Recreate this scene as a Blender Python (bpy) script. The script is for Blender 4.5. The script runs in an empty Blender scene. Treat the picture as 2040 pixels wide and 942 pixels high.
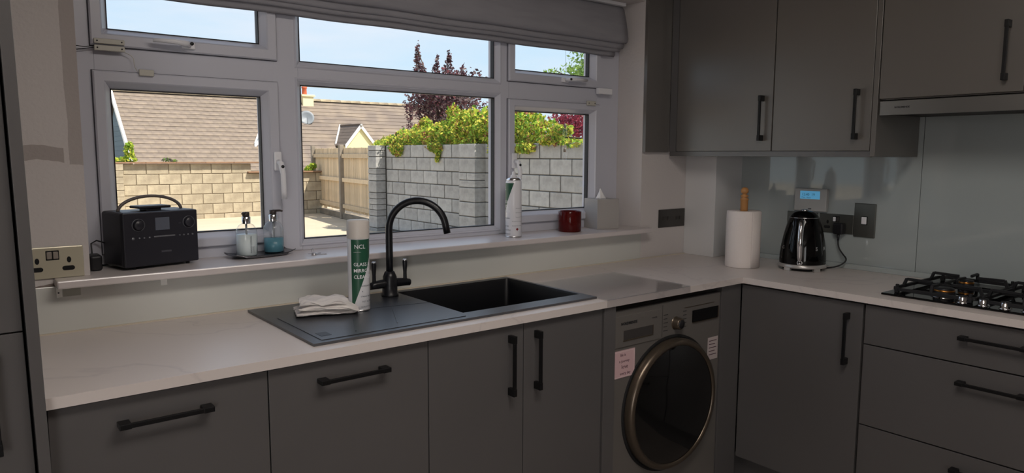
import bpy, bmesh, math, random
import numpy as np
from mathutils import Vector, Matrix
random.seed(7); RNG = np.random.default_rng(11)
SC = bpy.context.scene
COL = SC.collection

# ------------------------------------------------------------------ camera
cam = bpy.data.cameras.new('camera'); camo = bpy.data.objects.new('camera', cam); COL.objects.link(camo)
cam.sensor_fit = 'HORIZONTAL'; cam.sensor_width = 36.0; cam.lens = 1422.735 / 2040 * 36.0
cam.clip_start = 0.02; cam.clip_end = 300
R_ = (0.7840178, -0.6207249, 0.0040832); U_ = (0.0669524, 0.0911014, 0.9935884); B_ = (-0.617117, -0.7787176, 0.1129841)
camo.matrix_world = Matrix(((R_[0], U_[0], B_[0], -0.12672), (R_[1], U_[1], B_[1], -2.28176), (R_[2], U_[2], B_[2], 1.39123), (0, 0, 0, 1)))
SC.camera = camo

# ------------------------------------------------------------------ sky, sun, exposure
SKY_STRENGTH = 1.1
SUN_ENERGY = 8.0
EXPOSURE = 0.0
DOWNLIGHT_W = 6.0
SC.view_settings.view_transform = 'Standard'; SC.view_settings.look = 'None'
SC.view_settings.exposure = EXPOSURE; SC.view_settings.gamma = 1; SC.view_settings.use_curve_mapping = False
w = bpy.data.worlds.new('sky'); SC.world = w; w.use_nodes = True
nt = w.node_tree; nt.nodes.clear()
def N(t, kind, **kw):
    n = t.nodes.new(kind)
    for k, v in kw.items(): setattr(n, k, v)
    return n
out = N(nt, 'ShaderNodeOutputWorld'); bg = N(nt, 'ShaderNodeBackground'); tc = N(nt, 'ShaderNodeTexCoord')
mp = N(nt, 'ShaderNodeMapping'); mp.inputs['Scale'].default_value = (1.2, 1.2, 7.0)
no = N(nt, 'ShaderNodeTexNoise'); no.inputs['Scale'].default_value = 2.2; no.inputs['Detail'].default_value = 6; no.inputs['Roughness'].default_value = .55
rp = N(nt, 'ShaderNodeValToRGB'); rp.color_ramp.elements[0].position = .35; rp.color_ramp.elements[1].position = .72
sx = N(nt, 'ShaderNodeSeparateXYZ'); gr = N(nt, 'ShaderNodeValToRGB')
e = gr.color_ramp.elements; e[0].position = 0.0; e[0].color = (.68, .86, .93, 1); e[1].position = .6; e[1].color = (.42, .58, .88, 1)
m_ = e.new(.12); m_.color = (.60, .80, .96, 1)
mx = N(nt, 'ShaderNodeMix', data_type='RGBA'); mx.inputs[7].default_value = (.80, .86, .95, 1)
nt.links.new(tc.outputs['Generated'], mp.inputs[0]); nt.links.new(mp.outputs[0], no.inputs[0]); nt.links.new(no.outputs[0], rp.inputs[0])
nt.links.new(tc.outputs['Generated'], sx.inputs[0]); nt.links.new(sx.outputs[2], gr.inputs[0])
nt.links.new(rp.outputs[0], mx.inputs[0]); nt.links.new(gr.outputs[0], mx.inputs[6]); nt.links.new(mx.outputs[2], bg.inputs[0])
bg.inputs[1].default_value = SKY_STRENGTH; nt.links.new(bg.outputs[0], out.inputs[0])
sun = bpy.data.lights.new('sun', 'SUN'); suno = bpy.data.objects.new('sun', sun); COL.objects.link(suno)
sun.energy = SUN_ENERGY; sun.color = (1.0, .93, .82); sun.angle = math.radians(.6)
suno.rotation_euler = Vector((.33, -.62, 1.0)).to_track_quat('Z', 'Y').to_euler(); suno.location = (5, -8, 12)

# area lamp added at the patio doors to boost the daylight indoors
dl = bpy.data.lights.new('patio_fill', 'AREA'); dlo = bpy.data.objects.new('patio_fill', dl); COL.objects.link(dlo)
dl.shape = 'RECTANGLE'; dl.size = 1.4; dl.size_y = 2.0; dl.energy = 34; dl.color = (1.0, .965, .94)
dlo.location = (-2.2, -4.97, 1.1); dlo.rotation_euler = (math.radians(90), 0, 0)

# added overhead fill light, out of view (its invented housing is built further down)
CEILING_FILL_W = 12.0
pn = bpy.data.lights.new('added_ceiling_fill', 'AREA'); pno = bpy.data.objects.new('added_ceiling_fill', pn); COL.objects.link(pno)
pn.shape = 'RECTANGLE'; pn.size = 1.15; pn.size_y = .55; pn.energy = CEILING_FILL_W; pn.color = (1.0, .965, .945); pno.location = (.8, -1.75, 2.385)

# ------------------------------------------------------------------ materials
def lin(c):
    if isinstance(c, str):
        c = c.lstrip('#'); c = tuple(int(c[i:i + 2], 16) / 255 for i in (0, 2, 4))
    return tuple(x / 12.92 if x <= .04045 else ((x + .055) / 1.055) ** 2.4 for x in c) + (1,)
MATS = {}
def mat(name, color, rough=.5, metal=0, vary=0, vscale=8, bump=0, bscale=60, color2=None, rnd=0, emit=None, estr=0, trans=0, ior=1.45, coat=0, spec=None, stretch=None, sub=0):
    if name in MATS: return MATS[name]
    m = bpy.data.materials.new(name); m.use_nodes = True; t = m.node_tree; b = t.nodes['Principled BSDF']
    b.inputs['Base Color'].default_value = lin(color); b.inputs['Roughness'].default_value = rough; b.inputs['Metallic'].default_value = metal
    b.inputs['IOR'].default_value = ior; b.inputs['Transmission Weight'].default_value = trans; b.inputs['Coat Weight'].default_value = coat
    if spec is not None: b.inputs['Specular IOR Level'].default_value = spec
    co = N(t, 'ShaderNodeTexCoord'); src = co.outputs['Object']
    if stretch:
        q = N(t, 'ShaderNodeMapping'); q.inputs['Scale'].default_value = stretch; t.links.new(src, q.inputs[0]); src = q.outputs[0]
    col = None
    if vary or color2:
        n = N(t, 'ShaderNodeTexNoise'); n.inputs['Scale'].default_value = vscale; n.inputs['Detail'].default_value = 5; t.links.new(src, n.inputs[0])
        x = N(t, 'ShaderNodeMix', data_type='RGBA'); c = lin(color)
        x.inputs[6].default_value = c
        x.inputs[7].default_value = lin(color2) if color2 else tuple(max(0, v * (1 - vary)) for v in c[:3]) + (1,)
        r = N(t, 'ShaderNodeValToRGB'); r.color_ramp.elements[0].position = .4; r.color_ramp.elements[1].position = .65
        t.links.new(n.outputs[0], r.inputs[0]); t.links.new(r.outputs[0], x.inputs[0]); col = x.outputs[2]
    if rnd:
        oi = N(t, 'ShaderNodeObjectInfo'); mr = N(t, 'ShaderNodeMapRange'); mr.inputs[3].default_value = 1 - rnd; mr.inputs[4].default_value = 1 + rnd * .6
        t.links.new(oi.outputs['Random'], mr.inputs[0])
        hv = N(t, 'ShaderNodeHueSaturation'); hv.inputs['Color'].default_value = lin(color)
        if col: t.links.new(col, hv.inputs['Color'])
        t.links.new(mr.outputs[0], hv.inputs['Value']); col = hv.outputs[0]
    if col: t.links.new(col, b.inputs['Base Color'])
    if bump:
        n = N(t, 'ShaderNodeTexNoise'); n.inputs['Scale'].default_value = bscale; n.inputs['Detail'].default_value = 4; t.links.new(src, n.inputs[0])
        bu = N(t, 'ShaderNodeBump'); bu.inputs['Strength'].default_value = bump; bu.inputs['Distance'].default_value = .01
        t.links.new(n.outputs[0], bu.inputs['Height']); t.links.new(bu.outputs[0], b.inputs['Normal'])
    if emit: b.inputs['Emission Color'].default_value = lin(emit); b.inputs['Emission Strength'].default_value = estr
    MATS[name] = m; return m
def schlick(t, f0=.03):
    l = N(t, 'ShaderNodeLayerWeight'); l.inputs[0].default_value = .5
    p = N(t, 'ShaderNodeMath', operation='POWER'); p.inputs[1].default_value = 4.0; t.links.new(l.outputs['Facing'], p.inputs[0])
    q = N(t, 'ShaderNodeMath', operation='MULTIPLY_ADD'); q.inputs[1].default_value = .8; q.inputs[2].default_value = f0; t.links.new(p.outputs[0], q.inputs[0])
    return q.outputs[0]
def glass(name, tint=(1, 1, 1), rough=0.0, base=.04):
    if name in MATS: return MATS[name]
    m = bpy.data.materials.new(name); m.use_nodes = True; t = m.node_tree; t.nodes.clear()
    o = N(t, 'ShaderNodeOutputMaterial'); x = N(t, 'ShaderNodeMixShader'); a = N(t, 'ShaderNodeBsdfTransparent'); g = N(t, 'ShaderNodeBsdfGlossy')
    a.inputs[0].default_value = tint + (1,); g.inputs['Roughness'].default_value = rough
    f = schlick(t); t.links.new(f, x.inputs[0]); t.links.new(a.outputs[0], x.inputs[1]); t.links.new(g.outputs[0], x.inputs[2]); t.links.new(x.outputs[0], o.inputs[0])
    MATS[name] = m; return m

def paint_mat():
    m = mat('wall_paint', '#cac4c2', .75, bump=.15, bscale=90)
    t = m.node_tree; b = t.nodes['Principled BSDF']
    g = N(t, 'ShaderNodeNewGeometry'); s = N(t, 'ShaderNodeSeparateXYZ'); n = N(t, 'ShaderNodeTexNoise'); n.inputs['Scale'].default_value = 5; n.inputs['Detail'].default_value = 4
    t.links.new(g.outputs['Position'], s.inputs[0]); t.links.new(g.outputs['Position'], n.inputs[0])
    def M(op, a, c):
        k = N(t, 'ShaderNodeMath', operation=op)
        for i, v in enumerate((a, c)):
            if isinstance(v, (int, float)): k.inputs[i].default_value = v
            else: t.links.new(v, k.inputs[i])
        return k.outputs[0]
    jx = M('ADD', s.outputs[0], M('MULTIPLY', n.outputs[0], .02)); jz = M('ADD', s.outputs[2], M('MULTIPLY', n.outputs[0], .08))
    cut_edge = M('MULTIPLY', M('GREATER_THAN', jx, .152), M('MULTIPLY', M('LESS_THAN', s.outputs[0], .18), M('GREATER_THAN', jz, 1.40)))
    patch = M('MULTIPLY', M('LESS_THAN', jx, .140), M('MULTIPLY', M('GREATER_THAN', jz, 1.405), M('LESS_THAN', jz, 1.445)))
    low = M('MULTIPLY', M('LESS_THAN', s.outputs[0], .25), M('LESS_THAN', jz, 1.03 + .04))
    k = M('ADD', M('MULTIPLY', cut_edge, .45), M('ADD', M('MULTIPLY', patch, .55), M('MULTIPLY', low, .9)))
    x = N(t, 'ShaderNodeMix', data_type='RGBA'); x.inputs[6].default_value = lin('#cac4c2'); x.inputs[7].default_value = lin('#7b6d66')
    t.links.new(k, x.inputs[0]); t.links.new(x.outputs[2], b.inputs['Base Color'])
    return m
def marble_mat():
    m = mat('marble_laminate', '#dcd4d0', .38, ior=2.1)
    t = m.node_tree; b = t.nodes['Principled BSDF']; g = N(t, 'ShaderNodeNewGeometry')
    n = N(t, 'ShaderNodeTexNoise'); n.inputs['Scale'].default_value = 1.6; n.inputs['Detail'].default_value = 7; n.inputs['Distortion'].default_value = 1.4
    r = N(t, 'ShaderNodeValToRGB'); e = r.color_ramp.elements; e[0].position = .485; e[0].color = (0, 0, 0, 1); e[1].position = .515; e[1].color = (0, 0, 0, 1)
    k = e.new(.5); k.color = (1, 1, 1, 1)
    n2 = N(t, 'ShaderNodeTexNoise'); n2.inputs['Scale'].default_value = 2.3
    mu = N(t, 'ShaderNodeMath', operation='MULTIPLY'); mu2 = N(t, 'ShaderNodeMath', operation='MULTIPLY'); mu2.inputs[1].default_value = .55
    t.links.new(g.outputs['Position'], n.inputs[0]); t.links.new(g.outputs['Position'], n2.inputs[0]); t.links.new(n.outputs[0], r.inputs[0])
    t.links.new(r.outputs[0], mu.inputs[0]); t.links.new(n2.outputs[0], mu.inputs[1]); t.links.new(mu.outputs[0], mu2.inputs[0])
    x = N(t, 'ShaderNodeMix', data_type='RGBA'); x.inputs[6].default_value = lin('#d2c9c5'); x.inputs[7].default_value = lin('#a0989a')
    t.links.new(mu2.outputs[0], x.inputs[0]); t.links.new(x.outputs[2], b.inputs['Base Color']); return m

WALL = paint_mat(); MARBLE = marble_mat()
CEIL = mat('ceiling_paint', '#d8d4d0', .8); FLOORM = mat('floor_vinyl', '#8d8580', .45, vary=.2, vscale=3)
UPVC = mat('white_upvc', '#c2c3cd', .28, bump=.02, bscale=30); UPVC2 = mat('white_plastic', '#e6e6ea', .35)
GASK = mat('black_gasket', '#15161c', .6)
PANE = glass('window_glass')
UNIT = mat('grey_satin_laminate', '#555353', .30, ior=1.7, vary=.05, vscale=3, bump=.03, bscale=300)
UNITW = mat('grey_satin_wall_laminate', '#5b5753', .34, ior=1.8, vary=.05, vscale=3, bump=.03, bscale=300)
DARKIN = mat('dark_carcass', '#3a3736', .6); HANDLE = mat('matt_black_metal', '#121214', .42, metal=.3)
SILL = mat('sill_laminate', '#cfc7c6', .32, ior=2.1, vary=.04, vscale=4)
SPL = mat('grey_back_painted_glass', '#a6aeae', .06, coat=.6); SPLW = mat('pale_back_painted_glass', '#cbccc7', .08, coat=.5); SPLB = mat('light_boxing_glass', '#d0d0d1', .1, coat=.5)
SINKM = mat('black_composite', '#24272e', .36, ior=2.1, bump=.05, bscale=400); TAPM = mat('matt_black_tap', '#141519', .32)
CHROME = mat('chrome', '#d6d6d8', .08, metal=1); STEEL = mat('brushed_steel', '#a9a8a5', .28, metal=1, bump=.05, bscale=200, stretch=(1, 1, 30))
BLACKGL = mat('gloss_black', '#050506', .05, spec=.35); BLACKPL = mat('black_plastic', '#1a1a1e', .45); DARKRUB = mat('black_rubber', '#101012', .8)
WHITECAN = mat('white_can_paint', '#dddde2', .25, coat=.3); GREENL = mat('green_label', '#22513d', .35)
GOLD = mat('brass', '#a8733a', .3, metal=1); CREAMP = mat('cream_plate_plastic', '#bbb8ae', .35)

# ------------------------------------------------------------------ mesh helpers
ROOT = {}
def setp(o, label=None, cat=None, group=None, kind=None):
    if label: o['label'] = label
    if cat: o['category'] = cat
    if group: o['group'] = group
    if kind: o['kind'] = kind
    return o
def empty(name, loc, label=None, cat=None, group=None, rz=0, kind=None):
    o = bpy.data.objects.new(name, None); COL.objects.link(o); o.location = loc; o.rotation_euler = (0, 0, rz); o.empty_display_size = .05
    ROOT[o] = Vector((0, 0, 0)) if rz else Vector(loc); return setp(o, label, cat, group, kind)
class MB:
    def __init__(s): s.bm = bmesh.new()
    def box(s, x0, x1, y0, y1, z0, z1, bev=0, M=None, seg=2):
        b = s.bm if not bev else bmesh.new()
        x0, x1 = sorted((x0, x1)); y0, y1 = sorted((y0, y1)); z0, z1 = sorted((z0, z1))
        vs = [b.verts.new((x, y, z)) for x in (x0, x1) for y in (y0, y1) for z in (z0, z1)]
        for f in ((0, 1, 3, 2), (4, 6, 7, 5), (0, 4, 5, 1), (2, 3, 7, 6), (0, 2, 6, 4), (1, 5, 7, 3)): b.faces.new([vs[i] for i in f])
        if bev:
            bmesh.ops.bevel(b, geom=b.edges[:], offset=bev, segments=seg, affect='EDGES', profile=.5)
            s.merge(b, M)
        elif M is not None:
            bmesh.ops.transform(s.bm, matrix=M, verts=vs)
        return s
    def merge(s, b, M=None):
        if M is not None: bmesh.ops.transform(b, matrix=M, verts=b.verts[:])
        mp_ = {v: s.bm.verts.new(v.co) for v in b.verts}
        for f in b.faces:
            try: n = s.bm.faces.new([mp_[v] for v in f.verts]); n.smooth = f.smooth; n.material_index = f.material_index
            except ValueError: pass
        b.free()
    def mesh(s, verts, faces, M=None, smooth=False):
        vs = [s.bm.verts.new((M @ Vector(v)) if M is not None else v) for v in verts]
        for f in faces:
            try: n = s.bm.faces.new([vs[i] for i in f]); n.smooth = smooth
            except ValueError: pass
        return s
    def lathe(s, prof, cx=0, cy=0, n=32, M=None, a0=0, a1=2 * math.pi, scale=(1, 1)):
        full = abs(a1 - a0 - 2 * math.pi) < 1e-6; k = n if full else n + 1; vs = []; fs = []
        for r, z in prof:
            for i in range(k):
                a = a0 + (a1 - a0) * i / n; vs.append((cx + r * scale[0] * math.cos(a), cy + r * scale[1] * math.sin(a), z))
        for j in range(len(prof) - 1):
            for i in range(n):
                i2 = (i + 1) % k
                fs.append((j * k + i, j * k + i2, (j + 1) * k + i2, (j + 1) * k + i))
        s.mesh(vs, fs, M, True)
        return s
    def cyl(s, x, y, z0, z1, r, n=24, M=None, r2=None):
        r2 = r if r2 is None else r2
        return s.lathe([(0.0001, z0), (r, z0), (r2, z1), (0.0001, z1)], x, y, n, M)
    def tube(s, pts, r, n=10, cap=True, closed=False):
        pts = [Vector(p) for p in pts]; rings = []; up = Vector((0, 0, 1)); prev = None
        L = len(pts)
        for i, p in enumerate(pts):
            if closed: d = pts[(i + 1) % L] - pts[i - 1]
            else: d = pts[min(i + 1, L - 1)] - pts[max(i - 1, 0)]
            d.normalize()
            if prev is None: a = d.cross(up if abs(d.z) < .9 else Vector((1, 0, 0)))
            else: a = prev - d * prev.dot(d)
            a.normalize(); prev = a; b = d.cross(a)
            rr = r[i] if isinstance(r, (list, tuple)) else r
            rings.append([s.bm.verts.new(p + (a * math.cos(2 * math.pi * j / n) + b * math.sin(2 * math.pi * j / n)) * rr) for j in range(n)])
        for i in range(L if closed else L - 1):
            A, B2 = rings[i], rings[(i + 1) % L]
            for j in range(n):
                f = s.bm.faces.new((A[j], A[(j + 1) % n], B2[(j + 1) % n], B2[j])); f.smooth = True
        if cap and not closed:
            s.bm.faces.new(rings[0][::-1]); s.bm.faces.new(rings[-1])
        return s
    def prism(s, poly, axis, a, b, M=None, smooth=False):
        # poly: 2D points; extruded along axis from a to b
        def P(u, v, w_):
            return {'x': (w_, u, v), 'y': (u, w_, v), 'z': (u, v, w_)}[axis]
        n = len(poly); vs = [P(u, v, a) for u, v in poly] + [P(u, v, b) for u, v in poly]
        fs = [tuple(range(n)), tuple(range(2 * n - 1, n - 1, -1))]
        s.mesh(vs, fs, M); bmv = None
        k = len(s.bm.verts); s.bm.verts.ensure_lookup_table(); base = k - 2 * n
        for i in range(n):
            j = (i + 1) % n
            f = s.bm.faces.new([s.bm.verts[base + q] for q in (i, j, n + j, n + i)]); f.smooth = smooth
        return s
    def build(s, name, m, parent=None, label=None, cat=None, group=None, kind=None, smooth=None, at=None):
        me = bpy.data.meshes.new(name)
        off = ROOT.get(parent, Vector((0, 0, 0))) if parent else (Vector(at) if at else Vector((0, 0, 0)))
        bmesh.ops.recalc_face_normals(s.bm, faces=s.bm.faces[:])
        bmesh.ops.translate(s.bm, verts=s.bm.verts[:], vec=-off)
        s.bm.to_mesh(me); s.bm.free()
        for k in (m if isinstance(m, (list, tuple)) else [m]): me.materials.append(k)
        if smooth is not None: me.polygons.foreach_set('use_smooth', [smooth] * len(me.polygons))
        o = bpy.data.objects.new(name, me); COL.objects.link(o)
        if parent:
            o.parent = parent; ROOT[o] = off
        else:
            o.location = off; ROOT[o] = off
        return setp(o, label, cat, group, kind)
def top(name, mb, m, loc, label, cat, group=None, kind=None, smooth=None):
    return mb.build(name, m, None, label, cat, group, kind, smooth, at=loc)
def struct(name, mb, m, parent=None, kind='structure'):
    return mb.build(name, m, parent, kind=None if parent else kind)
def copy_tree(o, parent=None):
    c = o.copy(); COL.objects.link(c)
    if parent is not None: c.parent = parent
    for ch in list(o.children): copy_tree(ch, c)
    return c
def text_mesh(body, size, align='LEFT', bold=0.0, space=1.0):
    cu = bpy.data.curves.new('t', 'FONT'); cu.body = body; cu.size = size; cu.align_x = align; cu.extrude = 0; cu.offset = bold; cu.space_character = space; cu.resolution_u = 2
    o = bpy.data.objects.new('t', cu); me = bpy.data.meshes.new_from_object(o)
    v = [tuple(x.co) for x in me.vertices]; f = [tuple(p.vertices) for p in me.polygons]
    bpy.data.objects.remove(o); bpy.data.meshes.remove(me); bpy.data.curves.remove(cu); return v, f
def text_flat(mb, body, size, origin, right, up, align='LEFT', bold=0, space=1.0):
    v, f = text_mesh(body, size, align, bold, space); o = Vector(origin); r = Vector(right); u = Vector(up)
    mb.mesh([o + r * x + u * y for x, y, z in v], f); return mb
def text_cyl(mb, body, size, cx, cy, z, R, ang, align='LEFT', bold=0, Rf=None):
    v, f = text_mesh(body, size, align, bold); vs = []
    for x, y, _ in v:
        rr = (Rf(z + y) if Rf else R); a = ang + x / rr
        vs.append((cx + rr * math.cos(a), cy + rr * math.sin(a), z + y))
    mb.mesh(vs, f); return mb
def arc(cx, cz, r, a0, a1, n):
    return [(cx + r * math.cos(math.radians(a0 + (a1 - a0) * i / n)), cz + r * math.sin(math.radians(a0 + (a1 - a0) * i / n))) for i in range(n + 1)]

XR = 3.013
# ------------------------------------------------------------------ room shell
mb = MB()
def wall_with_hole(mb, x0, x1, y0, y1, z0, z1, hx0, hx1, hz0, hz1):
    mb.box(x0, hx0, y0, y1, z0, z1).box(hx1, x1, y0, y1, z0, z1).box(hx0, hx1, y0, y1, z0, hz0).box(hx0, hx1, y0, y1, hz1, z1)
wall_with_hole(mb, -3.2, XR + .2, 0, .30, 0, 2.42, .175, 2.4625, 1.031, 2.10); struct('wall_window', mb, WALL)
struct('wall_right', MB().box(XR, XR + .3, -5.0, 0, 0, 2.42), WALL)
struct('wall_left', MB().box(-3.2, -3.0, -5.0, 0, 0, 2.42), WALL)
mb = MB(); wall_with_hole(mb, -3.2, XR + .2, -5.2, -5.0, 0, 2.42, -2.95, -1.4, .02, 2.1); struct('wall_back', mb, WALL)
struct('ceiling', MB().box(-3.2, XR + .2, -5.2, .3, 2.42, 2.6), CEIL)
struct('floor', MB().box(-3.2, XR + .2, -5.2, .3, -.15, 0), FLOORM)
# patio door in the wall behind the camera
d1 = empty('door_1', (-.9, -5.1, .02), kind='structure')
for i in range(2):
    a = -2.95 + .775 * i
    f = MB()
    for bx in ((a, a + .07, .02, 2.1), (a + .705, a + .775, .02, 2.1), (a + .07, a + .705, .02, .12), (a + .07, a + .705, 2.02, 2.1)): f.box(bx[0], bx[1], -5.13, -5.07, bx[2], bx[3], .004)
    fo = struct('door_frame', f, UPVC, d1); struct('pane', MB().box(a + .06, a + .715, -5.105, -5.095, .11, 2.03), PANE, fo)
# splashback glass
struct('trim_1', MB().box(0, 2.46, -.008, 0, .9, 1.031, .0015), SPLW)
sp = setp(bpy.data.objects.new('splashback', None), 'tall grey back-painted glass splashback behind the kettle and hob', 'splashback'); COL.objects.link(sp); sp.location = (XR, -1.0, .9); ROOT[sp] = Vector(sp.location)
MB().box(XR - .008, XR - .0005, -1.0235, -.18, .9, 1.3915, .001).box(XR - .008, XR - .0005, -1.0235, -1.0035, 1.390, 1.70).build('glass_panel', SPL, sp)
MB().box(XR - .008, XR - .0005, -2.4, -1.0255, .9, 1.70, .001).build('glass_panel', SPL, sp)
struct('trim_2', MB().box(XR - .042, XR - .0085, -2.4, -.182, .9, .921, .002), SPL)
# boxed pipe corner
bx = MB().box(2.792, XR, -.182, -.0005, .9, 1.392, .002); struct('trim_3', bx, SPLB)
# flat grey panel on the wall between reveal and wall units
top('filler_panel', MB().box(2.4640, 2.634, -.019, -.0005, 1.408, 2.42, .001), UNITW, (2.55, -.01, 1.408), 'flat grey-brown filler panel on wall between window reveal and wall cabinet', 'panel')
# sill
sl = MB(); sl.box(.0875, 2.475, -.068, 0, 1.031, 1.053, .004).box(.1755, 2.462, -.004, .165, 1.031, 1.053)
struct('trim_4', sl, SILL)

# ------------------------------------------------------------------ window
win = empty('window_1', (1.31, .2, 1.053), kind='structure')
def ring(mb, ox0, ox1, oz0, oz1, ix0, ix1, iz0, iz1, yf, yb, bead=.012, yg=None):
    # rectangular frame; inner edge slopes from the face back to the glass plane yg
    yg = yb if yg is None else yg
    loops = [((ox0, ox1, oz0, oz1), yb), ((ox0, ox1, oz0, oz1), yf + .004), ((ox0 + .004, ox1 - .004, oz0 + .004, oz1 - .004), yf),
             ((ix0 - bead - .004, ix1 + bead + .004, iz0 - bead - .004, iz1 + bead + .004), yf), ((ix0 - bead, ix1 + bead, iz0 - bead, iz1 + bead), yf + .004),
             ((ix0, ix1, iz0, iz1), yg), ((ix0, ix1, iz0, iz1), yb)]
    vs = []; fs = []
    for (a, b, c, d), y in loops: vs += [(a, y, c), (b, y, c), (b, y, d), (a, y, d)]
    L = len(loops)
    for j in range(L):
        k = (j + 1) % L
        for i in range(4): fs.append((j * 4 + i, j * 4 + (i + 1) % 4, k * 4 + (i + 1) % 4, k * 4 + i))
    mb.mesh(vs, fs); return mb
YF, YS, YG = .158, .142, .174
OX0, OX1, OZ0, OZ1 = .176, 2.462, 1.0535, 2.10
fr = MB()
# outer frame, two mullions, transoms
for b_ in ((OX0, .240, OZ0, OZ1), (2.316, OX1, OZ0, OZ1), (.771, .857, OZ0, OZ1), (1.733, 1.786, OZ0, OZ1)): fr.box(b_[0], b_[1], YF, .235, b_[2], b_[3], .003)
for a, b in ((.2395, .7715), (1.7855, 2.3165)):
    fr.box(a, b, YF, .235, OZ0, 1.100).box(a, b, YF, .235, 1.625, 1.716).box(a, b, YF, .235, 2.06, OZ1)
fr.box(.8565, 1.7335, YF, .235, OZ0, 1.078).box(.8565, 1.7335, YF, .235, 1.645, 1.699).box(.8565, 1.7335, YF, .235, 2.06, OZ1)
fr.build('window_frame', UPVC, win)
def light(o, g, openable):
    ox0, ox1, oz0, oz1 = o; gx0, gx1, gz0, gz1 = g; m = MB()
    if openable: ring(m, ox0, ox1, oz0, oz1, gx0, gx1, gz0, gz1, YS, .21, .016, YG); so = m.build('sash', UPVC, win)
    else: ring(m, ox0, ox1, oz0, oz1, gx0, gx1, gz0, gz1, YF - .004, .21, .014, YG); so = m.build('glazing_bead', UPVC, win)
    k = MB()
    for b_ in ((gx0, gx1, gz0, gz0 + .003), (gx0, gx1, gz1 - .003, gz1), (gx0, gx0 + .003, gz0, gz1), (gx1 - .003, gx1, gz0, gz1)): k.box(b_[0], b_[1], YG - .001, YG + .022, b_[2], b_[3])
    k.build('gasket', GASK, so)
    MB().box(gx0, gx1, YG + .003, YG + .007, gz0, gz1).build('pane', PANE, so)
    if openable:
        sh = MB(); e_ = .0022
        for b_ in ((ox0 - e_, ox1 + e_, oz0 - e_, oz0 + .001), (ox0 - e_, ox1 + e_, oz1 - .001, oz1 + e_), (ox0 - e_, ox0 + .001, oz0, oz1), (ox1 - .001, ox1 + e_, oz0, oz1)): sh.box(b_[0], b_[1], YF - .003, YF + .004, b_[2], b_[3])
        sh.build('seal', mat('grey_seal', '#4c4c55', .6), so)
    return so
sA = light((.231, .781, 1.090, 1.634), (.279, .729, 1.136, 1.585), True)
fA = light((.231, .781, 1.706, 2.068), (.279, .731, 1.758, 2.02), True)
light((.845, 1.745, 1.066, 1.657), (.869, 1.721, 1.090, 1.633), False)
light((.845, 1.745, 1.688, 2.074), (.869, 1.719, 1.712, 2.05), False)
sC = light((1.777, 2.325, 1.094, 1.630), (1.825, 2.279, 1.144, 1.584), True)
fC = light((1.777, 2.325, 1.706, 2.068), (1.827, 2.277, 1.757, 2.02), True)
# handles
def vhandle(parent, x, z, s=1):
    h = MB(); h.box(x - .013, x + .013, YS - .012, YS, z - .01, z + .055, .004)
    h.tube([(x, YS - .012, z + .02), (x, YS - .035, z + .015), (x + .004 * s, YS - .042, z - .02), (x + .006 * s, YS - .038, z - .07), (x + .008 * s, YS - .034, z - .105)], [.009, .010, .009, .0085, .009], 10)
    h.build('handle', UPVC2, parent); MB().cyl(0, 0, 0, .003, .0055, 14, Matrix.Translation((x + .002, YS - .044, z + .005)) @ Matrix.Rotation(math.pi / 2, 4, 'X')).build('lock_button', BLACKPL, parent)
def hhandle(parent, xk, x2, z):
    h = MB(); h.box(xk - .02, xk + .02, YS - .012, YS, z - .011, z + .011, .004)
    h.tube([(xk, YS - .012, z), (xk + (x2 - xk) * .1, YS - .036, z + .002), (xk + (x2 - xk) * .45, YS - .04, z + .004), (x2, YS - .034, z + .004)], [.008, .009, .0075, .006], 10)
    h.build('handle', UPVC2, parent); MB().cyl(0, 0, 0, .003, .0055, 14, Matrix.Translation((xk, YS - .046, z + .001)) @ Matrix.Rotation(math.pi / 2, 4, 'X')).build('lock_button', BLACKPL, parent)
vhandle(sA, .768, 1.345); vhandle(sC, 1.80, 1.345)
hhandle(fA, .497, .390, 1.727); hhandle(fC, 2.09, 2.20, 1.728)
# alarm contacts
def contact(x0, x1, zs, label, name='window_contact_sensor', th=.010):
    r = empty(name, ((x0 + x1) / 2, YS, min(z[0] for z in zs)), label, 'sensor')
    for z0, z1 in zs:
        p = MB().box(x0, x1, YS - th, YS, z0, z1, .002).build('plate', CREAMP if th < .015 else UPVC2, r); sc = MB()
        if x1 - x0 > .05 and th < .015:
            for xs in (x0 + .008, x1 - .008): MB().cyl(0, 0, 0, .002, .0022, 10, Matrix.Translation((xs, YS - th, (z0 + z1) / 2)) @ Matrix.Rotation(math.pi / 2, 4, 'X')).build('screw', BLACKPL, p)
    return r
contact(.238, .318, ((1.710, 1.725), (1.690, 1.706)), 'wide cream two-plate alarm contact with screws on left fanlight')
contact(.353, .394, ((1.625, 1.644),), 'small cream alarm contact above the left casement sash')
contact(2.293, 2.380, ((1.678, 1.705),), 'white box alarm sensor at the right edge of window frame', 'alarm_sensor', .022)
contact(2.231, 2.285, ((1.622, 1.643),), 'small white alarm contact above the right casement sash')
top('alarm_cable', MB().tube([(.178, .15, 1.698), (.196, .145, 1.700), (.215, .142, 1.698), (.240, .139, 1.703)], .0013, 6).tube([(.178, .15, 1.690), (.196, .145, 1.689), (.218, .142, 1.694), (.240, .139, 1.699)], .0013, 6), BLACKPL, (.21, .14, 1.69), 'thin twin cable running from wall to cream alarm contact', 'cable')
top('sensor_wire', MB().tube([(.318, .139, 1.69), (.335, .1405, 1.683), (.341, .141, 1.675), (.343, .141, 1.65), (.352, .139, 1.634)], .001, 6), CREAMP, (.34, .14, 1.65), 'thin cream wire hanging down the frame between two cream contacts', 'cable')

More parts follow.
